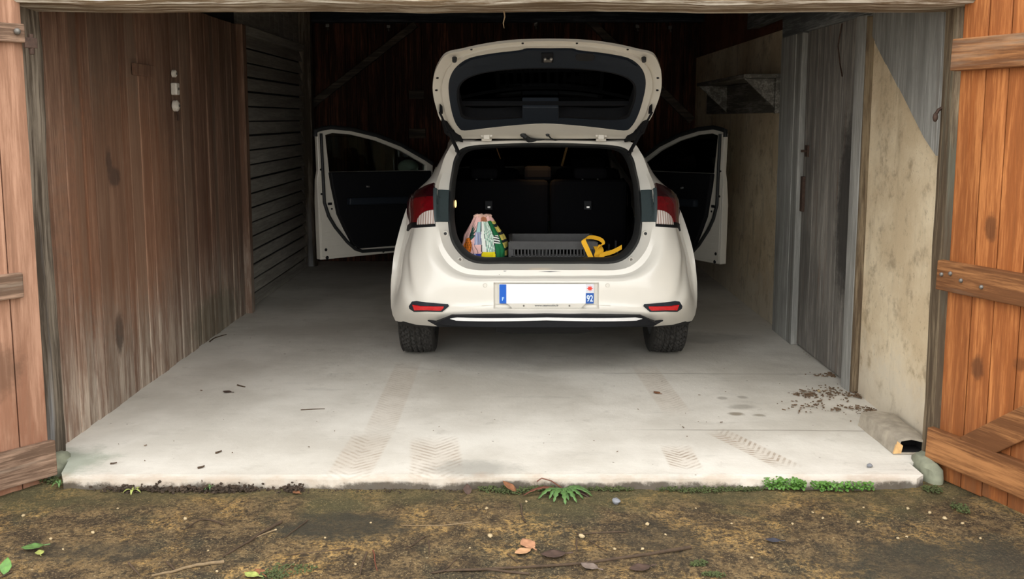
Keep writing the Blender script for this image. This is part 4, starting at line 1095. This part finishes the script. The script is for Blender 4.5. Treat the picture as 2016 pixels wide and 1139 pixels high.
# ------- front doors, swung open
def car_door(side, deg):
    phi = math.radians(deg); Hh = Vector((side * .872, 3.02, 0)); e = Vector((side * math.sin(phi), -math.cos(phi), 0)); n_ = Vector((-side * math.cos(phi), -math.sin(phi), 0))
    def fn(t, z, w): return Hh + e * t + n_ * w + Vector((0, 0, z))
    top = [(1.03, 1.360), (.95, 1.370), (.774, 1.355), (.538, 1.304), (.294, 1.221), (.06, 1.103), (-.02, 1.055)]
    shell = [(-.02, .345), (.5, .345), (1.078, .349), (1.086, .8), (1.090, .98), (1.074, 1.05), (1.076, 1.335)] + top
    hole = [(.978, 1.035), (1.000, 1.322), (.934, 1.337), (.774, 1.324), (.539, 1.272), (.295, 1.185), (.05, 1.06), (.05, 1.015)]
    mb = MB(); plate(mb, shell, [hole], lambda t, z, w: fn(t, z, w * (1.0 if z < .98 else .65) - .03 * max(0, (z - 1.0))), -.06, 0, .12)
    o = mb.build('front_door', M['inner_paint'], car, bevel=.006)
    mb = MB(); plate(mb, [(t, z) for t, z in hole], [], fn, -.035, -.030); mb.build('window_glass', M['glass'], o)
    trim = [(.990, 1.035), (.975, .93), (.962, .87), (.928, .70), (.863, .567), (.80, .455), (.735, .412), (.02, .40), (.02, 1.012)]
    mb = MB(); plate(mb, trim, [], fn, -.01, .035, None); tr = mb.build('door_panel', M['black_plastic'], o, bevel=.012)
    MB().bar(fn(.25, .78, .055), fn(.85, .80, .055), .05, .06).build('armrest', M['trim_dark'], o, bevel=.012)
    MB().bar(fn(.64, .905, .04), fn(.67, .91, .04), .012, .014).build('door_handle', M['metal'], o, bevel=.004)
    MB().tube([fn(*q, .010) for q in [(1.050, 1.335), (1.042, 1.03), (1.036, .80), (1.0, .69), (.945, .60), (.84, .475), (.765, .41), (.70, .385), (.33, .373), (.0, .37)]], [.011, .012, .013, .014, .014, .014, .014, .014, .014, .014], 8).build('door_seal', M['rubber'], o, smooth=60)
    MB().tube([fn(t, z + .012, -.008) for t, z in [(1.09, 1.30), (1.088, 1.345)] + top], .017, 8).build('weatherstrip', M['rubber'], o, smooth=60)
    MB().tube([fn(1.06, .37, .0), fn(1.062, .95, 0), fn(1.058, 1.03, 0), fn(1.062, 1.33, 0)], .003, 6).tube([fn(1.05, .372, 0), fn(.3, .360, 0)], .003, 6).build('edge_crease', M['inner_paint'], o)
    MB().bar(fn(.965, .785, .002), fn(1.0, .785, .002), .008, .02).build('door_latch', M['black_plastic'], o, bevel=.002)
    for (t, z, rr) in ((.966, .745, .008), (1.027, .425, .012), (1.018, .362, .014), (.494, .366, .012), (1.055, 1.056, .008), (1.055, .866, .009)):
        MB().disc(fn(t, z, .001), n_, rr, .002, 12).build('plug', M['hole'], o)
    for (za, zb, t0, t1) in ((.56, .56, .98, 1.04), (.50, .50, .93, 1.04), (.45, .45, .90, 1.03)):
        MB().tube([fn(t0, za, .0), fn(t1, zb, .0)], .002, 6).build('pressing', M['inner_paint'], o)
    mi_ = MB(); c = fn(.12, 1.04, -.17)
    mi_.ball(c, (.09, .05, .065), 14, 8); mi_.bar(fn(.10, 1.0, -.07), fn(.11, 1.01, -.13), .05, .03)
    mi_.build('wing_mirror', M['paint'], o, smooth=60)
    return o
car_door(-1, 49.5); car_door(1, 29)
dl_ = bpy.data.lights.new('dome_light', 'SPOT'); dl_.energy = 9.0; dl_.color = (1, .55, .22); dl_.shadow_soft_size = .03; dl_.spot_size = math.radians(70); dl_.spot_blend = .6
dlo = bpy.data.objects.new('dome_light', dl_); COL.objects.link(dlo); dlo.parent = car; dlo.location = (0, .98, 1.335)
dlo.rotation_euler = Vector((0, .16, -.20)).to_track_quat('-Z', 'Y').to_euler()

# ================================================================== LOAD IN THE BOOT
BF = .602
# --- printed cotton bag
def bag_print(u, v):   # u -1..1 across the visible face, v 0..1 upward
    pink, white, black = srgb(240, 192, 186), srgb(236, 240, 232), srgb(20, 26, 32)
    green, mint, org, yel, blue, dgr = srgb(10, 104, 58), srgb(150, 200, 176), srgb(236, 128, 32), srgb(246, 226, 20), srgb(44, 62, 160), srgb(24, 74, 62)
    w_ = .03 * math.sin(v * 13) + .012 * math.sin(v * 31 + 1)
    if v > .90: return srgb(170, 112, 80) if -.1 < u < .35 else pink
    if u > .36 + w_ * .4:                                     # green side
        if .46 < v < .62 and .36 < u < .66:
            return white if int((v + u * .12) * 40) % 2 else black
        if u > .90 - v * .22: return srgb(206, 190, 96) if int(v * 19) % 3 else black
        if u < .395 + w_ * .4: return black
        return green
    if u > -.10 and v > .30:                                   # stripes
        q = (u + .10 + w_ * .5) / .46
        if q < .28:
            return white if q > .06 else black
        s_ = (q * 7.2) % 1.0
        return black if s_ < .16 else (mint if s_ < .62 else white)
    if -.36 < u <= -.10 and .45 < v < .90:
        if v > .70: return srgb(168, 208, 208) if -.34 < u < -.12 else black
        return black if (u * 24) % 1.0 < .25 else (srgb(226, 230, 244) if (u * 12) % 1.0 < .5 else srgb(150, 164, 214))
    if (u - .18) ** 2 / .09 + (v - .20) ** 2 / .03 < 1: 
        return yel if (u - .18) ** 2 / .08 + (v - .20) ** 2 / .026 < 1 else black
    if (u + .74) ** 2 / .055 + (v - .40) ** 2 / .034 < 1:
        return black if (math.sin(u * 46) * math.sin(v * 62) > .72) else org
    for k in range(6):                                          # pineapple leaves
        x0, y0 = -.62, .56; a = .25 + k * .30
        dx, dy = u - x0, (v - y0) * .9; t_ = dx * math.cos(a) + dy * math.sin(a); n_ = -dx * math.sin(a) + dy * math.cos(a)
        if 0 < t_ < .34 and abs(n_) < .055 * (1 - t_ / .34): return dgr if abs(n_) < .04 * (1 - t_ / .34) else black
    if v < .27 and u < .0: return blue if u > -.28 else (srgb(150, 168, 222) if (u * 9 + v * 7) % 1 > .25 else black)
    if abs(u + .28 + .45 * (v - .35) - .04 * math.sin(v * 25)) < .012 and .1 < v < .55: return black
    if abs(u + .44 + .5 * (v - .35)) < .010 and .2 < v < .5: return black
    return pink
bc = Vector(at_y(955, 470, 5.58)); bx0 = bc.x
bag_root = thing('shopping_bag', 'bulging cotton bag printed with fruit and stripes, left in the car boot', 'bag', (bx0, 5.60, BF))
NV_, NU_ = 170, 360; rows_, cols_ = [], []
Ht = .285
for j in range(NV_ + 1):
    v = j / NV_; row = []
    wv = np.interp(v, [0, .1, .35, .6, .8, .92, 1.0], [.118, .134, .136, .112, .084, .062, .048]); dv = np.interp(v, [0, .1, .4, .7, .9, 1], [.085, .10, .10, .075, .045, .02])
    sx = np.interp(v, [0, .5, 1], [0.004, -.002, -.016])
    for i in range(NU_):
        a = 2 * math.pi * i / NU_; ca, sa = math.cos(a), math.sin(a)
        ex = .8
        x_ = wv * math.copysign(abs(ca) ** ex, ca); y_ = dv * math.copysign(abs(sa) ** ex, sa)
        q = Vector((ca * 1.2, sa * 1.2, v * 3.0)); f = 1 + .10 * mn.noise(q * 1.4) + .07 * mn.noise(Vector((ca * 4 , sa * 4, v * 3))) + .025 * mn.noise(Vector((ca * 9, sa * 9, v * 6)))
        row.append((x_ * f + sx, y_ * f, v * Ht + .012 * mn.noise(Vector((ca * 2, sa * 2, 4))) * v))
        u = ca / 1.0
        cols_.append(bag_print(u, v) if sa < .25 else bag_print(-u * .9, v))
    rows_.append(row)
mb = MB().grid(rows_, wrap=True); nb = len(mb.v); mb.add([(-.016, 0, Ht * .985)], []); mb.f += [(NV_ * NU_ + i, NV_ * NU_ + (i + 1) % NU_, nb) for i in range(NU_)]; mb.m += [0] * NU_
bo = mb.build('cloth', M['bag'], bag_root, smooth=70)
at = bo.data.attributes.new('print', 'FLOAT_COLOR', 'POINT')
for i, c in enumerate(cols_ + [srgb(240, 192, 186)]): at.data[i].color = (*c, 1)
hd = MB()
for k in range(7):
    a = k * .9; hd.ball((-.016 + .035 * math.cos(a), .012 * math.sin(a), Ht - .004), (.022, .014, .016), 8, 6, .15)
hd.build('gathered_top', plain('handle_cloth', srgb(214, 176, 160), .85, 0, .35, 40), bag_root, smooth=60)

# --- folding crate
c0, c1 = at_y(1006, 480, 5.50), at_y(1172, 480, 5.50)
cr_root = thing('folding_crate', 'black slatted plastic crate lying empty in the car boot', 'crate', ((c0.x + c1.x) / 2, 5.68, BF))
W_, D_, Hc = c1.x - c0.x, .36, .150
for nm, yy in (('front_panel', -D_ / 2), ('back_panel', D_ / 2)):
    mb = MB()
    mb.box((0, yy, Hc - .024), (W_, .016, .048)); mb.box((0, yy, .012), (W_, .014, .024)); mb.box((0, yy, .062), (W_, .012, .007))
    k = 24
    for i in range(k + 1): mb.box((-W_ / 2 + W_ * i / k, yy, Hc / 2), (.0075 if i not in (0, k) else .03, .012, Hc - .01))
    mb.build(nm, M['crate'], cr_root, bevel=.0015)
for s_ in (-1, 1):
    mb = MB().box((s_ * W_ / 2, 0, Hc - .018), (.016, D_, .036)).box((s_ * W_ / 2, 0, .012), (.014, D_, .024))
    for i in range(15): mb.box((s_ * W_ / 2, -D_ / 2 + D_ * i / 14, Hc / 2), (.012, .009, Hc - .01))
    mb.build('side_panel', M['crate'], cr_root, bevel=.0015)
mb = MB()
for i in range(13): mb.box((-W_ / 2 + W_ * (i + .5) / 13, 0, .008), (.016, D_, .008))
for i in range(6): mb.box((0, -D_ / 2 + D_ * (i + .5) / 6, .008), (W_, .012, .007))
mb.build('base_grid', M['crate'], cr_root)

# --- yellow tow strap
def ribbon(path, wid, widv, th=.0022):
    P = [Vector(p) for p in path]; P = [Vector(q) for q in cr([tuple(p) for p in P], 6)]
    Wv = [Vector(q) for q in cr([tuple(p) for p in widv], 6)]
    rows_ = []
    for i, p in enumerate(P):
        t = (P[min(i + 1, len(P) - 1)] - P[max(i - 1, 0)]).normalized(); w_ = Wv[i].normalized(); n_ = t.cross(w_).normalized()
        rows_.append([p - w_ * wid / 2 + n_ * th, p + w_ * wid / 2 + n_ * th, p + w_ * wid / 2 - n_ * th, p - w_ * wid / 2 - n_ * th])
    return MB().grid(rows_, wrap=True)
sr = at_y(1175, 485, 5.46)
stp = thing('webbing_strap', 'yellow webbing strap coiled beside the black crate in the boot', 'strap', (sr.x, 5.46, BF))
def sp(px, py, Y): return at_y(px, py, Y) - Vector((sr.x, 5.46, BF))
f_ = ribbon([sp(1164, 508, 5.42), sp(1155, 488, 5.42), sp(1149, 473, 5.43), sp(1158, 467, 5.46), sp(1174, 468, 5.47), sp(1186, 474, 5.47), sp(1186, 481, 5.46), sp(1177, 486, 5.46)], .028, [(1, 0, .4), (1, 0, .4), (1, .2, .4), (.3, 1, .6), (0, 1, .8), (.3, .8, .8), (.9, .4, .2), (.4, .6, .8)])
f_.build('loop', M['strap'], stp, smooth=60)
f_ = ribbon([sp(1176, 484, 5.50), sp(1180, 493, 5.46), sp(1178, 502, 5.43), sp(1181, 507, 5.40)], .05, [(1, 0, 0), (1, .2, 0), (1, .2, 0), (1, 0, 0)])
f_.build('fold', M['strap'], stp, smooth=60)
f_ = ribbon([sp(1180, 505, 5.40), sp(1190, 500, 5.42), sp(1204, 496, 5.45), sp(1215, 491, 5.47), sp(1224, 486, 5.48)], .026, [(0, .3, 1), (0, .3, 1), (0, .3, 1), (0, .3, 1), (0, .3, 1)])
f_.build('tail', M['strap'], stp, smooth=60)
rt = thing('ratchet_buckle', 'dark grey metal ratchet buckle standing behind the yellow strap', 'buckle', (0, 0, 0))
q = at_y(1205, 478, 5.62); rt.location = (q.x, 5.62, BF)
MB().box((-.02, 0, .06), (.012, .05, .12)).box((.02, 0, .07), (.012, .05, .14)).build('frame', M['black_plastic'], rt, bevel=.003)
MB().tube([(-.035, 0, .07), (.035, 0, .07)], .012, 10).build('spindle', M['iron'], rt, smooth=50)

# ================================================================== ON AND BESIDE THE FLOOR
# hollow block beside the right post
blk = thing('hollow_block', 'grey weathered block with a blackened hollow end beside the right post', 'block', (1.74, 4.25, 0))
rows_ = []
bl, br_, bh = -.085, .075, .075
for i, y in enumerate(np.linspace(-.20, .20, 9)):
    j = lambda k: .006 * mn.noise(Vector((y * 9, k, 2)))
    sl_ = .25 * y * -.15
    rows_.append([(bl + j(1) + sl_, y, .0), (br_ + j(2), y, .0), (br_ + j(3), y, bh * .8 + j(5)), ((bl + br_) / 2, y, bh + j(6)), (bl + .014 + j(4) + sl_, y, bh * .9 + j(7))])
mb = MB().grid(rows_, wrap=True); mb.f.append(tuple(range(len(mb.v) - 5, len(mb.v)))); mb.m.append(0)
fr_ = rows_[0]; cen = Vector((.0, -.20, .036))
inn = [cen + (Vector(p) - cen) * .74 for p in fr_]; deep = [p + Vector((0, .10, 0)) * 1 for p in inn]
mb.grid([fr_, inn], wrap=True); mb.build('shell', M['block'], blk, smooth=30)
mb = MB().grid([inn, deep], wrap=True); mb.f.append((5, 6, 7, 8, 9)); mb.m.append(0); mb.build('hollow', M['char'], blk)
MB().prism([(bl + .005, -.203, .004), (bl + .038, -.203, .006), (bl + .045, -.203, .04), (bl + .02, -.203, .06)], (0, .01, 0)).build('broken_face', M['pale_break'], blk)

# crumbs of leaves along the right wall
def crumbs(name, spots, nper, label, sc=1.0):
    mb = MB()
    for (px, py, rx, ry) in spots:
        c = at_z(px, py, .004)
        for _ in range(nper):
            x_, y_ = c.x + random.gauss(0, rx), c.y + random.gauss(0, ry); 
            if x_ > 1.82: x_ = 1.82
            s_ = random.uniform(.0025, .007) * sc; a = random.uniform(0, 6.28)
            mb.box((x_, y_, .003 + abs(random.gauss(0, .004))), (s_ * random.uniform(1, 4), s_, s_ * .6), Matrix.Rotation(a, 3, 'Z') @ Matrix.Rotation(random.uniform(-.5, .5), 3, 'X'), jit=s_ * .2)
    tag(mb.build(name, M['debris']), label, 'debris', None, 'stuff')
crumbs('leaf_debris', [(1590, 776, .035, .03), (1640, 775, .07, .07), (1620, 800, .10, .06), (1710, 810, .03, .05), (1722, 832, .03, .03), (1640, 738, .06, .03), (1690, 778, .04, .03)], 85, 'brown leaf crumbs scattered along the foot of the right wall')
crumbs('grit', [(600, 700, .5, .6), (800, 850, .5, .15), (1250, 840, .4, .2), (1450, 780, .3, .3), (500, 560, .3, .5), (1560, 700, .25, .3), (300, 880, .3, .15)], 9, 'small dark grit scattered over the pale slab', .6)

sb_ = MB()
for _ in range(1100):
    px = random.choice((random.uniform(200, 470), random.gauss(360, 70), random.gauss(470, 30), random.gauss(583, 12), random.uniform(600, 960)))
    q = at_z(px, 964 + random.uniform(-3, 4), -.05); s_ = random.uniform(.002, .0085) * (1 if px < 600 else .5)
    sb_.box((q.x, q.y - random.uniform(-.004, .02), -.049 + abs(random.gauss(0, .010 if px < 600 else .003))), (s_ * 1.5, s_, s_), Matrix.Rotation(random.uniform(0, 6), 3, 'Z') @ Matrix.Rotation(random.uniform(-.6, .6), 3, 'X'), jit=s_ * .3)
tag(sb_.build('soil_crumbs', plain('dark_soil', srgb(62, 50, 38), .95, 0, .4, 60)), 'dark soil crumbs packed along the left part of the slab edge', 'soil', None, 'stuff')

leafshape = [(0, -.5), (.22, -.32), (.34, -.05), (.25, .25), (.05, .5), (-.16, .3), (-.33, .02), (-.2, -.3)]
def leaf_obj(name, p, size, ang, mat, label, group, cat='leaf', curl=.3, tiltx=0.0):
    mb = MB(); V_, T_ = cdt(leafshape, (), .18); vs_ = []
    for a, b in V_: vs_.append((a * size, b * size, curl * size * (a * a * 1.8 + .6 * b * b) + .02 * size * mn.noise(Vector((a * 6, b * 6, size * 90)))))
    mb.add(vs_, T_); mb.tube([(0, -.5 * size, curl * .15 * size), (0, -.75 * size, curl * .2 * size)], .03 * size, 5)
    o = mb.build(name, mat, smooth=60, solid=.0012); o.location = p; o.rotation_euler = (tiltx, 0, ang); return tag(o, label, cat, group)
def G(px, py, dz=.0):
    p = at_z(px, py, -.050); return Vector((p.x, p.y, gz(p.x, p.y) + dz))
def gz(x, y):
    z = -.050 + .008 * mn.noise(Vector((x * 3, y * 3, 0))) + .006 * mn.noise(Vector((x * 13, y * 13, 3))) + .003 * mn.noise(Vector((x * 37, y * 37, 5)))
    if abs(x) > 1.7: z -= .02 * min(1, (abs(x) - 1.7) * 2) * max(0, min(1, (3.95 - y)))
    return z - .02 * max(0, 3.3 - y) * .5
leaf_obj('dead_leaf', G(1003, 968, .02), .075, 1.2, M['dead_leaf'], 'orange brown curled leaf left of the dandelion at the slab edge', 'dead leaves', tiltx=.5)
leaf_obj('dead_leaf', G(1038, 1073, .006), .085, .5, plain('pale_dead_leaf', srgb(168, 122, 90), .75, 0, .2, 40), 'pale tan fallen leaf, upper of two on the ground before the slab', 'dead leaves')
leaf_obj('dead_leaf', G(1030, 1087, .006), .07, 2.2, plain('tan_dead_leaf', srgb(178, 136, 98), .75, 0, .2, 40), 'pale tan fallen leaf, lower of two on the ground before the slab', 'dead leaves')
leaf_obj('dead_leaf', G(920, 970, .012), .055, .2, M['dark_leaf'], 'dark brown leaf against the slab edge below the grey stain', 'dead leaves', tiltx=.6)
leaf_obj('dead_leaf', G(583, 972, .006), .045, .9, M['dead_leaf'], 'small brown leaf lying beside the dark soil crumbs at the slab edge', 'dead leaves')
leaf_obj('dead_leaf', G(1090, 1095, .006), .09, 1.7, M['dark_leaf'], 'dark brown leaf right of the pale tan leaves', 'dead leaves')
leaf_obj('dead_leaf', G(1160, 1118, .006), .07, 1.0, plain('grey_dead_leaf', srgb(112, 98, 88), .75, 0, .2, 40), 'greyish dry leaf below the long twig near the front', 'dead leaves')
leaf_obj('dead_leaf', G(1260, 1122, .006), .08, 1.9, M['dark_leaf'], 'flat dark leaf below the right half of the long twig', 'dead leaves')
leaf_obj('dead_leaf', G(1522, 1068, .005), .055, 1.4, plain('blue_grey_leaf', srgb(58, 58, 66), .6, 0, .2, 40), 'bluish dark leaf lying alone on the ground before the bright green weeds', 'dead leaves')
leaf_obj('dead_leaf', G(510, 1128, .006), .06, .8, M['dead_leaf'], 'brown leaf among the twigs at the front edge of the ground', 'dead leaves')
leaf_obj('dead_leaf', at_z(1293, 773, .004), .05, .7, M['dead_leaf'], 'small brown leaf on the pale slab behind the car, right of centre', 'dead leaves')
leaf_obj('dead_leaf', at_z(447, 771, .004), .055, 1.3, M['dark_leaf'], 'thin dark leaf on the slab left of the car', 'dead leaves', curl=.2)
leaf_obj('green_leaf', G(65, 1084, .012), .075, 1.9, M['leaf'], 'green rounded leaf at the lower left of the ground', 'fallen green leaves', curl=.35)
leaf_obj('green_leaf', G(78, 1092, .010), .045, .6, M['yellow_leaf'], 'yellowish leaf touching the green rounded leaf at lower left', 'fallen green leaves')
leaf_obj('green_leaf', G(495, 1135, .008), .06, 1.2, M['yellow_leaf'], 'pale green leaf at the front edge beside the twigs', 'fallen green leaves')
leaf_obj('green_leaf', G(12, 1125, .02), .06, .2, M['bright_leaf'], 'bright green leaf in the lower left corner', 'fallen green leaves', tiltx=.8)

# dandelion rosette and other plants
def blade(mb, base, ang, length, width, rise, droop, mi=0, jag=True):
    base = Vector(base); d = Vector((math.cos(ang), math.sin(ang), 0)); s_ = Vector((-d.y, d.x, 0)); rows_ = []
    for i in range(13):
        t = i / 12; p = base + d * length * t + Vector((0, 0, rise * math.sin(math.pi * min(1, t * .9)) - droop * t * t))
        w_ = width * (math.sin(math.pi * min(.97, .12 + .85 * t)) ** .8) * (1.0 if not jag or i % 2 else .5)
        rows_.append([p - s_ * w_, p + Vector((0, 0, -.15 * w_)), p + s_ * w_])
    mb.grid(rows_, mi)
dn = thing('dandelion', 'green dandelion rosette growing at the middle of the slab edge', 'plant', G(1105, 967, 0))
for k, (a, l) in enumerate(((-1.5, .13), (-1.9, .11), (-1.1, .12), (-.7, .11), (-2.5, .12), (-.35, .13), (-2.9, .16), (-.1, .12), (-2.0, .07), (-1.0, .07), (-1.3, .09), (-2.2, .09))):
    mb = MB(); blade(mb, (0, -.015, .014), a, l, .015, .022, .016)
    mb.build('leaf', M['leaf'] if k != 6 else M['red_stem'], dn, smooth=60, solid=.0012)
mb = MB(); blade(mb, (0.01, 0, .01), -.55, .13, .012, .012, .02, 0, False); mb.build('withered_leaf', M['dark_leaf'], dn, smooth=60, solid=.0012)
mb = MB(); mb.tube([(0, -.01, .02), (-.04, -.015, .05), (-.08, -.015, .062), (-.10, -.02, .05)], .0025, 6); mb.build('stalk', M['red_stem'], dn, smooth=60)
sd = thing('seedling', 'small yellow green seedling at the left part of the slab edge', 'plant', G(262, 968, 0))
for a in (-2.6, -1.4, -.4, .5, 2.2):
    mb = MB(); blade(mb, (0, 0, .006), a, .04, .006, .014, .005, 0, False); mb.build('leaf', M['yellow_leaf'], sd, smooth=60, solid=.001)
sd = thing('seedling', 'tiny green sprout in the dark gap of the slab edge', 'plant', G(413, 966, .005))
for a in (-2.2, -1.2, .3, 1.9):
    mb = MB(); blade(mb, (0, 0, .006), a, .025, .004, .014, .002, 0, False); mb.build('leaf', M['leaf'], sd, smooth=60, solid=.001)
sd = thing('seedling', 'green sprout beside the mossy stone under the left post', 'plant', G(118, 962, .01))
for a in (-2.2, -1.2, .3, 1.9, 2.8):
    mb = MB(); blade(mb, (0, 0, .006), a, .035, .005, .02, .002, 0, False); mb.build('leaf', M['leaf'], sd, smooth=60, solid=.001)

def clump(name, spots, n_, size, mat, label, cat, h=.03):
    mb = MB()
    for (px, py, rx, ry) in spots:
        c = G(px, py)
        for _ in range(n_):
            x_, y_ = c.x + random.uniform(-rx, rx), c.y + random.uniform(-ry, ry)
            if (x_ - c.x) ** 2 / rx ** 2 + (y_ - c.y) ** 2 / ry ** 2 > 1: continue
            s_ = size * random.uniform(.6, 1.2); nrm = Vector((random.uniform(-.5, .5), random.uniform(-.9, .1), 1)).normalized()
            q = nrm.to_track_quat('Z', 'Y').to_matrix(); z_ = gz(x_, y_) + random.uniform(.2, 1) * h
            vs_ = [Vector((x_, y_, z_)) + q @ Vector((s_ * math.cos(a), s_ * math.sin(a), .2 * s_ * math.cos(2 * a))) for a in np.linspace(0, 2 * math.pi, 7)[:-1]]
            mb.add(vs_, [tuple(range(6))])
    return tag(mb.build(name, mat, fixn=False), label, cat, None, 'stuff')
clump('chickweed', [(1525, 965, .05, .03), (1550, 967, .06, .03), (1572, 966, .03, .025)], 170, .0062, M['bright_leaf'], 'left clump of bright green tiny leaved weed under the slab edge', 'weeds', .045)
clump('chickweed', [(1615, 966, .04, .025), (1645, 966, .06, .03), (1690, 966, .06, .02)], 170, .0062, M['bright_leaf'], 'right clump of bright green tiny leaved weed under the slab edge', 'weeds', .04)
clump('moss', [(975, 966, .07, .03), (1010, 970, .07, .02), (1060, 966, .08, .02), (1340, 966, .10, .02), (1400, 966, .08, .02), (1470, 966, .08, .015), (1200, 966, .1, .012)], 220, .0045, M['moss'], 'dark green moss in the gap along the slab edge', 'moss', .016)
clump('moss', [(1376, 1110, .03, .015), (1405, 1132, .04, .015)], 170, .004, M['moss'], 'green moss cushions on the ground near the front', 'moss', .012)
clump('moss', [(575, 1122, .09, .04), (540, 1132, .05, .03)], 160, .004, M['moss'], 'dull green moss among the twigs at the front', 'moss', .012)
clump('moss', [(1890, 1003, .03, .05), (1835, 968, .04, .03), (95, 950, .04, .03)], 150, .005, M['moss'], 'moss at the foot of the open door leaves', 'moss', .02)

# twigs
def twig(pts, r, label, mat='twig', ground=True):
    P = [(G(*q, r * 1.1) if ground else at_z(*q, r * 1.1)) for q in pts]
    P = [Vector(q) for q in cr([tuple(p) for p in P], 4)]
    P = [p + Vector((random.uniform(-1, 1) * r * .6, random.uniform(-1, 1) * r * .6, 0)) for p in P]
    base = P[0].copy()
    o = MB().tube([p - base for p in P], [r * (1 - .5 * i / len(P)) for i in range(len(P))], 6).build('twig', M[mat], smooth=60); o.location = base
    return tag(o, label, 'twig', 'twigs on the ground')
twig([(1360, 1080), (1250, 1096), (1130, 1110), (1010, 1120), (880, 1124)], .006, 'long thin twig lying across the ground at the front, right of centre')
twig([(1040, 1132), (960, 1121), (900, 1122), (850, 1126)], .0045, 'brown twig crossing under the long twig near the front')
twig([(440, 1108), (400, 1113), (350, 1124), (300, 1136)], .006, 'pale thick twig at the front left of centre', 'pale_twig')
twig([(442, 1035), (420, 1025), (395, 1024), (362, 1044)], .004, 'bent twig lying on the left part of the ground')
twig([(555, 1030), (520, 1048), (480, 1075), (440, 1095)], .005, 'dark slanting twig left of the grey damp patch')
twig([(605, 1025), (580, 1045), (560, 1060)], .003, 'short dark twig beside the grey damp patch')
twig([(540, 1045), (500, 1060)], .003, 'short pale stalk crossing the dark slanting twig', 'pale_twig')
twig([(690, 1080), (560, 1095)], .0025, 'thin stalk lying level below the grey damp patch')
twig([(835, 1057), (800, 1080)], .003, 'short dark twig below the middle of the slab, slanting')
twig([(845, 1065), (845, 1090)], .003, 'short dark twig pointing at the camera below the slab middle')
twig([(722, 1090), (708, 1130)], .0035, 'dark twig pointing forward at the front, left of the others')
twig([(735, 1085), (742, 1122)], .003, 'thin reddish twig beside the dark forward pointing twig', 'red_stem')
twig([(930, 1028), (870, 1035), (790, 1034)], .0025, 'pale thin stalk lying level before the slab middle', 'pale_twig')
twig([(1230, 1047), (1160, 1049), (1135, 1052)], .003, 'thin dark twig lying level near the pale pebbles')
twig([(1136, 1060), (1135, 1088)], .0035, 'dark twig pointing at the camera beside a pale pebble')
twig([(1160, 1062), (1195, 1085)], .0025, 'thin dark twig slanting away from the pale pebble')
twig([(1025, 995), (1030, 1020), (1035, 1030)], .004, 'brown twig pointing forward below the dandelion')
twig([(900, 1100), (880, 1118)], .003, 'short twig leaning on the long twig, left end')
twig([(1000, 1090), (1020, 1108)], .003, 'short brown twig beside the pale tan leaves')
twig([(255, 1110), (275, 1135)], .0045, 'dark twig at the front left edge')
twig([(330, 1108), (345, 1125)], .004, 'short dark twig touching the pale thick twig')
twig([(22, 1125), (0, 1138)], .004, 'dark twig in the lower left corner')
twig([(580, 1108), (545, 1135)], .0025, 'pale stalk over the dull moss at the front', 'pale_twig')
twig([(1320, 958), (1360, 958), (1410, 966)], .0025, 'pale grass stalk along the slab edge right of the dandelion', 'pale_twig')
twig([(413, 672), (425, 664), (445, 658)], .005, 'dark curved twig on the slab by the left wall', 'twig', False)
twig([(592, 806), (640, 804)], .0028, 'thin dark twig on the middle left of the slab', 'twig', False)
twig([(468, 757), (482, 761)], .004, 'small dark twig on the slab, left of the thin leaf', 'twig', False)
twig([(425, 891), (437, 887)], .005, 'tiny dark twig near the front left of the slab', 'twig', False)
twig([(217, 912), (230, 910)], .004, 'tiny dark twig near the slab front by the left post', 'twig', False)
twig([(390, 920), (403, 916)], .005, 'tiny dark twig at the slab front left of centre', 'twig', False)

# pebbles
def pebble(px, py, r, mat, label, ground=True):
    p = G(px, py, r * .45) if ground else at_z(px, py, r * .5)
    o = MB().ball((0, 0, 0), (r * .95, r * .7, r * .55), 8, 5, .22).build('pebble', M[mat], smooth=60, weld=True); o.location = p; o.rotation_euler = (0, 0, random.uniform(0, 3))
    tag(o, label, 'pebble', 'pebbles on the ground')
pebble(1213, 991, .022, 'grey_stone', 'grey rounded stone right of the dandelion')
pebble(1145, 1056, .014, 'pebble', 'cream stone at the end of the level dark twig')
pebble(1274, 1033, .011, 'pebble', 'cream pebble below the grey rounded stone, to its right')
pebble(965, 1056, .013, 'pebble', 'yellowish pebble above the pale tan leaves')
pebble(1712, 916, .016, 'grey_stone', 'dark grey stone on the slab corner near the right post', False)
pebble(1612, 769, .012, 'pebble', 'white crumb beside the leaf debris at the right wall', False)
plab = 'small pale pebble lying on the dark ground before the slab'
for (px, py, r) in ((958, 1002, .008), (1036, 988, .007), (1210, 1081, .008), (1265, 1081, .008), (1310, 1053, .006), (183, 1047, .009), (46, 1015, .010), (365, 1020, .011), (543, 1043, .006), (232, 1001, .006), (320, 960, .007), (730, 1028, .006), (1768, 1060, .007), (1785, 1058, .006), (1860, 1020, .010), (1787, 1002, .009), (1830, 1010, .010), (427, 1123, .007), (124, 1080, .005), (410, 1083, .005), (925, 1079, .005), (1560, 1030, .007), (1620, 1022, .007), (1690, 1030, .008), (1895, 1030, .008), (1600, 1010, .006), (1700, 1000, .006), (1930, 1060, .007), (100, 1060, .007), (640, 1060, .006), (700, 1110, .006), (1480, 1100, .006), (1440, 1030, .006), (1370, 1000, .006)):
    pebble(px, py, r, 'pebble', plab)
